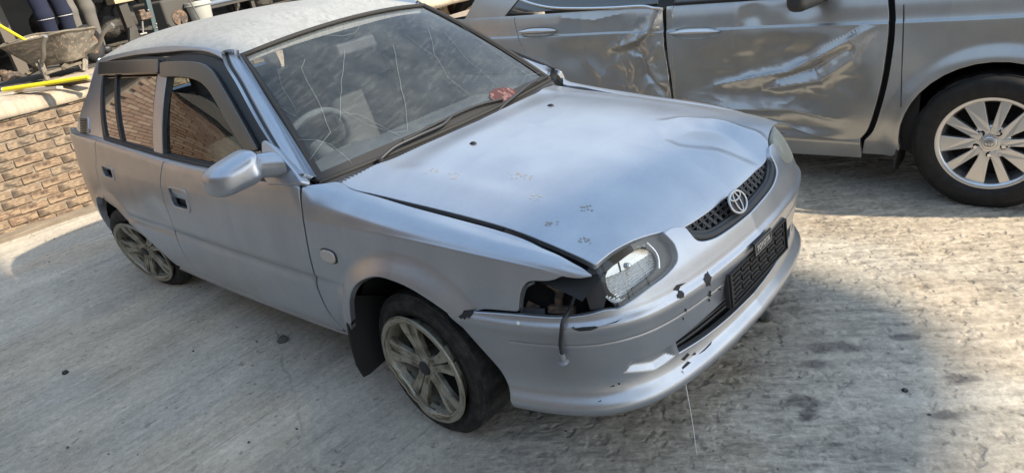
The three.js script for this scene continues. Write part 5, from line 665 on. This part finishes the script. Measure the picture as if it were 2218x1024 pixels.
// ---------------------------------------------------------------- workshop behind: open shed with a dark oily floor and clutter
const YF = 1.004; // workshop floor level
{
  const dark = std({ color: rgb(0.075, 0.07, 0.063), roughness: 0.9 }), postM = std({ color: rgb(0.14, 0.12, 0.10), roughness: 0.85 }), sheetT = tex(256, 256, (u, v) => { const f = fbm(u * 8, v * 8, 4), r = 0.5 + 0.5 * Math.sin(u * 90); const k = 0.42 + (f - 0.5) * 0.2 + r * 0.05; return [k, k * 0.97, k * 0.93]; });
  const sheetM = std({ map: sheetT, roughness: 0.85 });
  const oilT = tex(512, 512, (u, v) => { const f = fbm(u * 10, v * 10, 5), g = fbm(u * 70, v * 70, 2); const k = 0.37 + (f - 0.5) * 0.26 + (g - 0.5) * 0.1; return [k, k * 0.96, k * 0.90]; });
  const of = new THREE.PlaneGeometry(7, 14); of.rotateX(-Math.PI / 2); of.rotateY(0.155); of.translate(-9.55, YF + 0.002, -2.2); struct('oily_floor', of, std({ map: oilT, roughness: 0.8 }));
  const b = thing('workshop_shed', 'dark open-fronted workshop shed on the raised floor', 'shed');
  part('back_wall', box(0.15, 3.2, 13, -11.4, 2.6, -2.2, 0, 0.155), sheetM, b); part('roof', box(5.8, 0.08, 13.4, -9.6, 3.95, -2.2, 0, 0.155, 0), sheetM, b); part('shade_fascia', box(0.06, 1.45, 13.2, -6.85, 3.2, -2.2, 0, 0.155), sheetM, b); part('far_end_wall', box(5.2, 3.0, 0.15, -8.2, 2.5, -8.6, 0, 0.155), sheetM, b); part('end_wall', box(3.0, 3.0, 0.15, -10.1, 2.5, 3.6, 0, 0.155), sheetM, b);  // fascia and end walls added out of view to shade the interior
  for (const z of [3.4, -0.2, -8.2]) part('post', box(0.10, 2.95, 0.10, -7.0 + z * 0.06, 2.47, z), postM, b);
  // steel work stand with a rusty clamp
  const st = thing('work_stand', 'leaning steel stand with a rusty clamp in the dark workshop', 'stand'); const onF = (x, y, d) => onPlane(x, y, 'x', d);
  const teal = std({ color: rgb(0.05, 0.075, 0.08), roughness: 0.6, metalness: 0.3 });
  part('upright', [bar(onF(309, -30, -6.6), onF(350, 118, -6.45).setY(YF), 0.05, 0.05)], teal, st); part('base_frame', [bar(onF(290, 118, -6.5).setY(YF + 0.03), onF(400, 95, -6.7).setY(YF + 0.03), 0.06), bar(onF(283, 60, -6.5), onF(290, 120, -6.5).setY(YF + 0.02), 0.05), bar(onF(395, 45, -6.8), onF(412, 100, -6.8).setY(YF + 0.02), 0.04), bar(onF(283, 62, -6.5), onF(330, 60, -6.5), 0.04)], dark, st);
  const cl = onF(312, 35, -6.42); part('clamp', [box(0.10, 0.07, 0.12, cl.x, cl.y, cl.z, 0, 0, 0, 0.012), box(0.05, 0.04, 0.06, cl.x + 0.02, cl.y + 0.05, cl.z + 0.02, 0, 0, 0, 0.01)], M.rust, st); part('clamp_screw', [rod(onF(307, 45, -6.4), onF(309, 72, -6.4), 0.010), box(0.03, 0.02, 0.08, ...onF(309, 73, -6.4).toArray(), 0, 0, 0, 0.006)], M.steel, st);
  const bolts = []; for (const [x, y] of [[337, 52], [338, 60], [336, 74], [320, 22], [281, 92], [244, 60]]) bolts.push(new THREE.SphereGeometry(0.012, 8, 6).translate(...onF(x, y, -6.4).toArray())); part('bolt_heads', bolts, M.steel, st);
  // engine block and gearbox lumps, dark
  const eng = thing('engine_block', 'greasy black engine block on the workshop floor', 'engine'); const e0 = onF(372, 60, -7.2); part('block', [box(0.5, 0.42, 0.5, e0.x, YF + 0.21, e0.z, 0, 0.3, 0, 0.03), box(0.4, 0.1, 0.35, e0.x, YF + 0.46, e0.z, 0, 0.3, 0, 0.02)], dark, eng); const fins = []; for (let k = 0; k < 4; k++) fins.push(bar(onF(366 + k * 2, 2 + k * 6, -6.95), onF(394 + k, -1 + k * 5, -7.0), 0.014)); part('manifold', fins, M.steel, eng); part('pulley', [rod(V(e0.x + 0.26, YF + 0.2, e0.z), V(e0.x + 0.3, YF + 0.2, e0.z), 0.09, 0.09, 24)], M.rust, eng);
  const bu = thing('bucket', 'grey plastic bucket standing beyond the car roof', 'bucket'); const b0 = onF(440, 48, -6.9); const bm = std({ color: rgb(0.42, 0.42, 0.38), roughness: 0.6 });
  const bg = lathe([[0.001, 0], [0.11, 0], [0.14, 0.30], [0.148, 0.30], [0.148, 0.335], [0.136, 0.335], [0.105, 0.02], [0.001, 0.02]], 36); bg.translate(b0.x, Math.max(YF, b0.y - 0.20), b0.z); part('pail', bg, bm, bu); part('rim_band', lathe([[0.15, 0.285], [0.155, 0.29], [0.155, 0.30], [0.15, 0.305]], 36).translate(b0.x, Math.max(YF, b0.y - 0.20), b0.z), bm, bu);
  solo('crate_plinth', [box(0.4, Math.max(0.02, b0.y - 0.2 - YF), 0.4, b0.x, YF + Math.max(0.02, b0.y - 0.2 - YF) / 2, b0.z)], M.mortar, 'concrete block under the grey bucket', 'block');
  solo('steel_bar', rod(onF(398, -20, -6.5), onF(434, 46, -6.6), 0.008), M.steel, 'thin steel bar leaning on the grey bucket', 'bar');
  const tp = solo('folded_tarp', (() => { const g = new RoundedBoxGeometry(0.5, 0.06, 0.7, 4, 0.028); const c = onF(465, 4, -8.2); g.translate(c.x, c.y, c.z); return g; })(), std({ color: rgb(0.16, 0.20, 0.26), roughness: 0.7 }), 'blue grey folded tarp on a dark rack beyond the roof', 'tarp');
  { const c = onF(465, 4, -8.2); solo('rack', [box(0.6, 0.03, 0.9, c.x, c.y - 0.045, c.z), box(0.05, c.y - 0.06 - YF, 0.05, c.x - 0.25, (c.y - 0.06 + YF) / 2, c.z - 0.4), box(0.05, c.y - 0.06 - YF, 0.05, c.x + 0.25, (c.y - 0.06 + YF) / 2, c.z - 0.4), box(0.05, c.y - 0.06 - YF, 0.05, c.x + 0.25, (c.y - 0.06 + YF) / 2, c.z + 0.4), box(0.05, c.y - 0.06 - YF, 0.05, c.x - 0.25, (c.y - 0.06 + YF) / 2, c.z + 0.4)], dark, 'dark rack under the folded tarp', 'rack'); }
  // scrap heap at the left: greasy dark lumps with some rusty pieces
  const R = rng(21); const lump = (s, q) => { const g = new THREE.IcosahedronGeometry(s, 2), p = g.attributes.position; for (let i = 0; i < p.count; i++) { const x = p.getX(i), y = p.getY(i), z = p.getZ(i), k = 0.65 + 0.7 * noise2(x / s * 1.5 + q, y / s * 1.5 + z / s + q); p.setXYZ(i, x * k, y * k, z * k); } g.computeVertexNormals(); return g; };
  const sc = []; for (let k = 0; k < 46; k++) { const s = 0.08 + R() * 0.14, g = lump(s, k * 3.1); g.translate(-8.2 - R() * 1.5, YF + s * 0.5 + R() * R() * 0.7, 1.2 - R() * 6.0); sc.push(g); } const heap = solo('scrap_heap', sc, dark, 'heap of greasy dark scrap in the back of the shed', 'scrap'); heap.userData.kind = 'stuff';
  for (const [x, y, s, l] of [[8, 150, 0.07, 'rusty casting lying left of the wheelbarrow'], [30, 158, 0.05, 'small rusty bracket by the lying yellow pole'], [228, 24, 0.05, 'pale casting in the dark behind the wheelbarrow handle']]) { const c = onF(x, y, -6.6); const o = solo('rusty_casting', lump(s, x), M.rust, l, 'casting'); o.position.set(c.x, Math.max(YF + s * 0.5, Math.min(c.y, YF + s * 0.5)), c.z); }
  const bxp = onF(258, 0, -7.4); const cb = thing('cardboard_box', 'open beige cardboard box on a dark stand', 'box'); part('carton', box(0.16, 0.14, 0.24, bxp.x, bxp.y + 0.04, bxp.z, 0, 0.2), std({ color: rgb(0.46, 0.36, 0.24), roughness: 0.9 }), cb); part('stand', box(0.1, bxp.y - 0.03 - YF, 0.1, bxp.x, (bxp.y - 0.03 + YF) / 2, bxp.z), dark, cb);
}
// --- wheelbarrow
{
  const w = thing('wheelbarrow', 'rusty cement-splashed wheelbarrow standing on the workshop floor', 'wheelbarrow');
  const cem = tex(256, 256, (u, v) => { const f = fbm(u * 7, v * 7, 5), s = sstep(0.56, 0.72, fbm(u * 40, v * 16, 4)) * 0.75; const k = 0.48 + (f - 0.5) * 0.3; return [mix(k, 0.70, s), mix(k * 0.96, 0.62, s), mix(k * 0.88, 0.55, s)]; });
  const m = std({ map: cem, roughness: 0.85, metalness: 0.15 }), fr = std({ map: cem, color: rgb(0.8, 0.78, 0.72), roughness: 0.7, metalness: 0.3 });
  // seen from behind and to the right: built with its handles towards us. local: X to image right, Y up, Z towards camera
  const o = onPlane(112, 100, 'x', -5.72), A = onPlane(25, 92, 'x', -6.0), B = onPlane(200, 66, 'x', -5.4);
  const ex = B.clone().sub(A).setY(0).normalize(), ez = V(-ex.z, 0, ex.x); if (ez.x < 0) ez.negate(); const Lp = (x, y, z) => o.clone().addScaledVector(ex, x).addScaledVector(ez, z).add(V(0, y, 0));
  const trayS = (u, v) => { // u round the rim 0..1, v 0 floor .. 1 rim
    const a = u * 2 * Math.PI, c = Math.cos(a), s = Math.sin(a), sx = Math.sign(c) * Math.abs(c) ** 0.5, sz = Math.sign(s) * Math.abs(s) ** 0.5; const wx = mix(0.20, 0.36, v), wz = mix(0.14, 0.28, v); const p = Lp(sx * wx + (1 - v) * 0.02, mix(-0.145, 0.095, v) + 0.02 * Math.sin(a * 2) * v, sz * wz); return p; };
  const tg = sheet(trayS, 0, 1, 64, 0.0, 1, 10), fl = sheet((u, v) => trayS(u, 0).lerp(Lp(0.02, -0.15, 0), v), 0, 1, 64, 0, 1, 3);
  for (const g of [tg]) { const uv = g.attributes.uv; for (let i = 0; i < uv.count; i++) uv.setXY(i, uv.getX(i) * 3, uv.getY(i)); }
  const tr = part('tray', [tg, fl], m, w); const rimP = []; for (let i = 0; i <= 64; i++) rimP.push(trayS(i / 64, 1.0)); part('rolled_rim', tube(rimP, 0.010, 6, 128), fr, tr);
  // handles (bent tubes) and legs
  const H = (l, d) => l.map(([x, y, q]) => onPlane(x, y, 'x', q ?? d));
  part('handle', tube(H([[240, 55, -5.20], [222, 72, -5.28], [214, 95, -5.4], [200, 107, -5.5], [170, 118, -5.62], [130, 125, -5.75]]), 0.017, 10, 40), M.steel, w); part('handle', tube(H([[97, 78, -5.28], [92, 95, -5.34], [93, 120, -5.42], [90, 132, -5.5], [86, 128, -5.8]]), 0.018, 10, 40), M.steel, w);
  part('grip_end', rod(onPlane(243, 53, 'x', -5.19), onPlane(238, 57, 'x', -5.21), 0.02, 0.02), M.steel, w);
  const l1 = onPlane(104, 176, 'x', -5.5), l2 = onPlane(185, 160, 'x', -5.5); l1.y = YF; l2.y = YF;
  part('leg', [bar(onPlane(86, 130, 'x', -5.55), l1, 0.05, 0.012), bar(onPlane(75, 135, 'x', -5.7), l1.clone().add(V(-0.03, 0, 0)), 0.04, 0.02)], m, w); part('leg', [bar(onPlane(183, 122, 'x', -5.62), l2, 0.045, 0.012), bar(onPlane(165, 130, 'x', -5.7), l2.clone().add(V(-0.03, 0, 0)), 0.03, 0.02)], m, w); part('leg_brace', [bar(l1.clone().setY(YF + 0.06), l2.clone().setY(YF + 0.08), 0.02)], fr, w);
  const wc = Lp(-0.05, 0, -0.62).setY(YF + 0.18); const ty = new THREE.TorusGeometry(0.14, 0.045, 10, 28); ty.applyQuaternion(new THREE.Quaternion().setFromUnitVectors(V(0, 0, 1), ex)); ty.translate(wc.x, wc.y, wc.z); const wh = part('wheel', ty, M.rubber, w); const hb = new THREE.CylinderGeometry(0.1, 0.1, 0.05, 24); hb.applyQuaternion(new THREE.Quaternion().setFromUnitVectors(V(0, 1, 0), ex)); hb.translate(wc.x, wc.y, wc.z); part('wheel_disc', hb, M.rust, wh); part('fork', [bar(Lp(0.15, -0.18, 0.2), wc.clone().addScaledVector(ex, 0.06), 0.03), bar(Lp(-0.2, -0.18, 0.2), wc.clone().addScaledVector(ex, -0.06), 0.03)], fr, w);
  // yellow poles
  const yel = std({ color: rgb(0.72, 0.62, 0.02), roughness: 0.5 });
  solo('yellow_pole', rod(onPlane(-60, 22, 'x', -6.1), onPlane(62, 92, 'x', -5.72), 0.014), yel, 'bright yellow handle leaning into the wheelbarrow tray', 'pole');
  const p0 = onPlane(6, 194, 'y', YF + 0.05), p1 = onPlane(190, 167, 'y', YF + 0.035); const yp = thing('yellow_pole', 'bright yellow pole lying across the edge of the workshop floor', 'pole'); part('shaft', rod(p0, p1, 0.017), yel, yp); part('worn_end', [rod(p0.clone().lerp(p1, -0.012), p0, 0.016, 0.017)], M.white, yp);
  solo('scrap_plank', [bar(onPlane(36, 198, 'y', YF + 0.012), onPlane(128, 189, 'y', YF + 0.012), 0.02, 0.05)], std({ color: rgb(0.52, 0.44, 0.34), roughness: 0.9 }), 'pale wood strip under the lying yellow pole', 'plank'); solo('metal_offcut', [bar(onPlane(100, 186, 'y', YF + 0.012), onPlane(188, 172, 'y', YF + 0.012), 0.02, 0.08)], M.rust, 'rusty flat offcut beside the lying yellow pole', 'offcut');
}
// --- two workers standing behind the wheelbarrow; only their lower legs are in view
function figure(joints, bones, cell, name, parent, mat, clip) { // smooth union of tapered capsules, meshed
  const P = Object.values(joints), min = V(1e9, 1e9, 1e9), max = V(-1e9, -1e9, -1e9); for (const [x, y, z, r] of P) { min.min(V(x - r - 0.05, y - r - 0.05, z - r - 0.05)); max.max(V(x + r + 0.05, y + r + 0.05, z + r + 0.05)); }
  const size = Math.max(max.x - min.x, max.y - min.y, max.z - min.z), res = Math.min(110, Math.ceil(size / cell)), c = min.clone().add(max).multiplyScalar(0.5), mc = new MarchingCubes(res, mat, true, false, 400000); mc.isolation = 0; const f = mc.field, n = res, half = n / 2;
  for (let k = 0; k < n; k++) for (let j = 0; j < n; j++) for (let i = 0; i < n; i++) { const x = c.x + (i - half) / half * size / 2, y = c.y + (j - half) / half * size / 2, z = c.z + (k - half) / half * size / 2; let d = 1; for (const [a, b] of bones) { const A = joints[a], B = joints[b], bx = B[0] - A[0], by = B[1] - A[1], bz = B[2] - A[2], t = clamp(((x - A[0]) * bx + (y - A[1]) * by + (z - A[2]) * bz) / (bx * bx + by * by + bz * bz)), q = Math.hypot(x - A[0] - bx * t, y - A[1] - by * t, z - A[2] - bz * t) - mix(A[3], B[3], t), kk = 0.03, h = clamp(0.5 + 0.5 * (d - q) / kk); d = mix(d, q, h) - kk * h * (1 - h); } f[i + j * n + k * n * n] = -d; }
  mc.update(); const cnt = mc.count, g = new THREE.BufferGeometry(), pa = new Float32Array(cnt * 3), na = new Float32Array(cnt * 3); for (let i = 0; i < cnt * 3; i++) pa[i] = mc.positionArray[i] * size / 2 + c.getComponent(i % 3); for (let i = 0; i < cnt * 3; i++) na[i] = mc.normalArray[i]; g.setAttribute('position', new THREE.BufferAttribute(pa, 3)); g.setAttribute('normal', new THREE.BufferAttribute(na, 3)); g.setAttribute('uv', new THREE.BufferAttribute(new Float32Array(cnt * 2), 2)); return g;
}
{
  const cloth = (r, g, b) => std({ color: rgb(r, g, b), roughness: 0.95 }), skin = cloth(0.20, 0.12, 0.08);
  const worker = (knee, trouser, shirt, label, band, lean) => {
    const p = thing('person', label, 'person'); const [kx, ky, kz] = knee; const J = {}; const Fz = 0.12;
    J.ankL = [kx, YF + 0.09, kz + Fz * 0.5, 0.055]; J.kneeL = [kx + 0.02, YF + 0.50, kz + Fz * 0.5 + 0.01, 0.075]; J.hipL = [kx - 0.02, YF + 0.90, kz + Fz * 0.7, 0.095];
    J.ankR = [kx - 0.12, YF + 0.09, kz - Fz - 0.02, 0.055]; J.kneeR = [kx - 0.08, YF + 0.50, kz - Fz - 0.02, 0.075]; J.hipR = [kx - 0.04, YF + 0.90, kz - Fz * 0.7, 0.095]; J.pel = [kx - 0.03, YF + 0.98, kz - 0.02, 0.15];
    const legs = figure(J, [['ankL', 'kneeL'], ['kneeL', 'hipL'], ['ankR', 'kneeR'], ['kneeR', 'hipR'], ['hipL', 'pel'], ['hipR', 'pel']], 0.014, 'trousers', p, trouser);
    const T = { pel: [kx - 0.03, YF + 0.98, kz - 0.02, 0.14], ch: [kx + lean, YF + 1.32, kz - 0.02, 0.155], nk: [kx + lean * 1.3, YF + 1.50, kz - 0.02, 0.06], hd: [kx + lean * 1.6, YF + 1.66, kz - 0.02, 0.095], hd2: [kx + lean * 1.6 + 0.02, YF + 1.60, kz - 0.02, 0.075], sl: [kx + lean, YF + 1.43, kz + 0.17, 0.06], sr: [kx + lean, YF + 1.43, kz - 0.21, 0.06], el: [kx + lean + 0.05, YF + 1.15, kz + 0.24, 0.045], er: [kx + lean + 0.05, YF + 1.15, kz - 0.28, 0.045], wl: [kx + lean + 0.16, YF + 0.95, kz + 0.20, 0.034], wr: [kx + lean + 0.16, YF + 0.95, kz - 0.24, 0.034], hl: [kx + lean + 0.2, YF + 0.88, kz + 0.19, 0.03], hr: [kx + lean + 0.2, YF + 0.88, kz - 0.23, 0.03] };
    part('body', figure(T, [['pel', 'ch'], ['ch', 'nk'], ['nk', 'hd'], ['hd', 'hd2'], ['ch', 'sl'], ['ch', 'sr'], ['sl', 'el'], ['sr', 'er'], ['el', 'wl'], ['er', 'wr'], ['wl', 'hl'], ['wr', 'hr']], 0.016, 'body', p, shirt), shirt, p);
    part('trousers', legs, trouser, p);
    if (band) for (const [a, b] of [['ankL', 'kneeL'], ['ankR', 'kneeR']]) { const A = J[a], B = J[b], t = 0.98, q = i => mix(A[i], B[i], t); const g = new THREE.CylinderGeometry(q(3) + 0.006, q(3) + 0.004, 0.055, 24, 1, true); g.translate(q(0), q(1), q(2)); part('reflective_band', g, std({ color: rgb(0.62, 0.62, 0.58), roughness: 0.45 }), p); }
    for (const a of ['ankL', 'ankR']) { const A = J[a]; const g = new RoundedBoxGeometry(0.27, 0.09, 0.10, 4, 0.04); g.translate(A[0] + 0.06, YF + 0.045, A[2]); part('boot', g, M.trim, p); }
  };
  const k1 = onPlane(108, 28, 'x', -6.7), k2 = onPlane(152, 28, 'x', -6.75);
  worker([k1.x, k1.y, k1.z], cloth(0.012, 0.016, 0.038), cloth(0.014, 0.018, 0.042), 'person in navy work trousers with a reflective band behind the wheelbarrow', true, 0.03);
  worker([k2.x - 0.2, k2.y, k2.z - 0.12], cloth(0.15, 0.14, 0.125), cloth(0.17, 0.165, 0.15), 'person in plain grey trousers standing beside the navy worker', false, -0.02);
}
// --- sunlit corner beyond the sedan: low brick pier, leaning poles, an old tyre
{
  const b = thing('brick_pier', 'sunlit pale brick pier beyond the parked cars', 'pier'); const c = onPlane(985, 8, 'x', -7.0); const bm = [rgb(0.50, 0.36, 0.22), rgb(0.56, 0.42, 0.27)].map(q => std({ color: q, roughness: 0.95 })); const R = rng(61);
  const gb = new RoundedBoxGeometry(0.1, 0.068, 0.215, 1, 0.005); for (let r = 0; r < 20; r++) for (let k = -4; k < 6; k++) { const o = part('brick', gb, bm[R() < 0.5 ? 0 : 1], b); o.position.set(c.x + (R() - 0.5) * 0.008, 0.04 + r * 0.078, c.z + k * 0.226 + (r % 2 ? 0.113 : 0)); } part('mortar_core', box(0.09, 1.56, 2.3, c.x - 0.012, 0.78, c.z + 0.11), M.mortar, b);
  const pm = [std({ color: rgb(0.30, 0.25, 0.18), roughness: 0.9 }), std({ color: rgb(0.06, 0.035, 0.025), roughness: 0.9 }), std({ color: rgb(0.36, 0.31, 0.24), roughness: 0.9 })];
  const pole = (x0, x1, m, r, label) => { const a = onPlane(x0, -30, 'x', -6.7), e = onPlane(x1, 40, 'x', -6.3); const d = e.clone().sub(a), f = a.clone().addScaledVector(d, (0 - a.y) / d.y); solo('timber_pole', rod(f, a.addScaledVector(d, -0.6), r), m, label, 'pole'); };
  pole(974, 997, pm[0], 0.045, 'weathered pale timber pole leaning on the brick pier'); pole(989, 1004, pm[2], 0.03, 'thin pale pole leaning beside the old black tyre'); pole(962, 986, pm[1], 0.06, 'dark brown timber leaning on the brick pier'); pole(936, 952, pm[1], 0.03, 'dark slat leaning nearest the hatchback roof');
  const t = onPlane(1009, 12, 'x', -6.0); const tg = new THREE.TorusGeometry(0.27, 0.085, 12, 40); tg.rotateY(0.9); solo('old_tyre', tg.translate(t.x + 0.05, 0.355, t.z - 0.12), M.rubber, 'worn black tyre standing against the leaning poles', 'tyre');
}
// --- unseen canopy added out of frame, outline cut to shade near ground and nose
{
  const Hc = 6.4, sh = SUN.clone().multiplyScalar(Hc / SUN.y); const out = [[0.35, -0.80], [0.625, -0.785], [0.93, -0.73], [1.21, -0.62], [1.34, -0.43], [1.41, -0.2], [1.46, 0.3], [1.6, 1.2], [1.8, 5], [-5.2, 5], [-5.2, 1.16], [-4.1, 1.12], [-2.3, 1.02], [-0.62, 0.98], [-0.42, -0.15]];
  const c = thing('added_canopy', 'added unseen sheet-steel canopy on posts, cut to shade the near ground', 'canopy'); const g = extrude(out.map(p => [p[0] + sh.x, -(p[1] + sh.z)]), 0.06); g.rotateX(-Math.PI / 2); g.translate(0, Hc - 0.03, 0);
  const zm = std({ color: rgb(0.42, 0.42, 0.40), metalness: 0.3, roughness: 0.6 }); part('roof_sheet', g, zm, c);
  for (const [x, z] of [[3.3, 2.1], [6.4, 2.1], [9.4, 2.1], [6.2, -0.4]]) part('post', box(0.12, Hc - 0.03, 0.12, x, (Hc - 0.03) / 2, z), zm, c); part('beam', [box(6.6, 0.16, 0.08, 6.3, Hc - 0.12, 2.1), box(0.08, 0.16, 3.0, 6.2, Hc - 0.12, 0.8)], zm, c);
}
// --- unseen plastered wall added out of frame to darken car sides and door reflections
{
  const pt = tex(512, 256, (u, v) => { const f = fbm(u * 14, v * 6, 5), g = fbm(u * 90, v * 40, 2), k = 0.40 + (f - 0.5) * 0.22 + (g - 0.5) * 0.1; return [k, k * 0.93, k * 0.84]; });
  const pm = std({ map: pt, roughness: 0.95 }); const w = thing('added_yard_wall', 'added unseen plastered wall that darkens the car sides', 'wall'); part('wall_face', box(22, 3.6, 0.25, -1, 1.8, 5.2), pm, w); part('coping', box(22, 0.08, 0.34, -1, 3.64, 5.2), M.mortar, w);
}
// --- brick outbuilding left of the frame on the raised floor: the sunlit brickwork mirrored in the dark rear windows
{
  const w = thing('brick_outbuilding', 'sunlit brick outbuilding beside the workshop shed', 'building'); const R = rng(71), by = [[], [], []];
  for (let r = 0; r < 34; r++) for (let c = 0; c < 20; c++) { const g = box(0.06, 0.066, 0.212, -6.2 + (R() - 0.5) * 0.008, YF + 0.04 + r * 0.078, 1.75 + c * 0.225 + (r % 2 ? 0.112 : 0)); by[Math.floor(R() * 3)].push(g); }
  [rgb(0.30, 0.20, 0.145), rgb(0.36, 0.27, 0.20), rgb(0.27, 0.18, 0.13)].forEach((c, i) => { const o = part('brick_courses', by[i], std({ color: c, roughness: 0.95 }), w); o.userData.kind = 'stuff'; });
  part('mortar_core', box(0.3, 2.72, 4.7, -6.37, YF + 1.36, 3.95), M.mortar, w); part('roof_slab', box(2.4, 0.12, 5.0, -7.2, YF + 2.79, 3.95), M.slab, w); part('side_wall', box(2.0, 2.72, 0.2, -7.5, YF + 1.36, 1.72), M.mortar, w);
}
renderer.render(scene, camera);
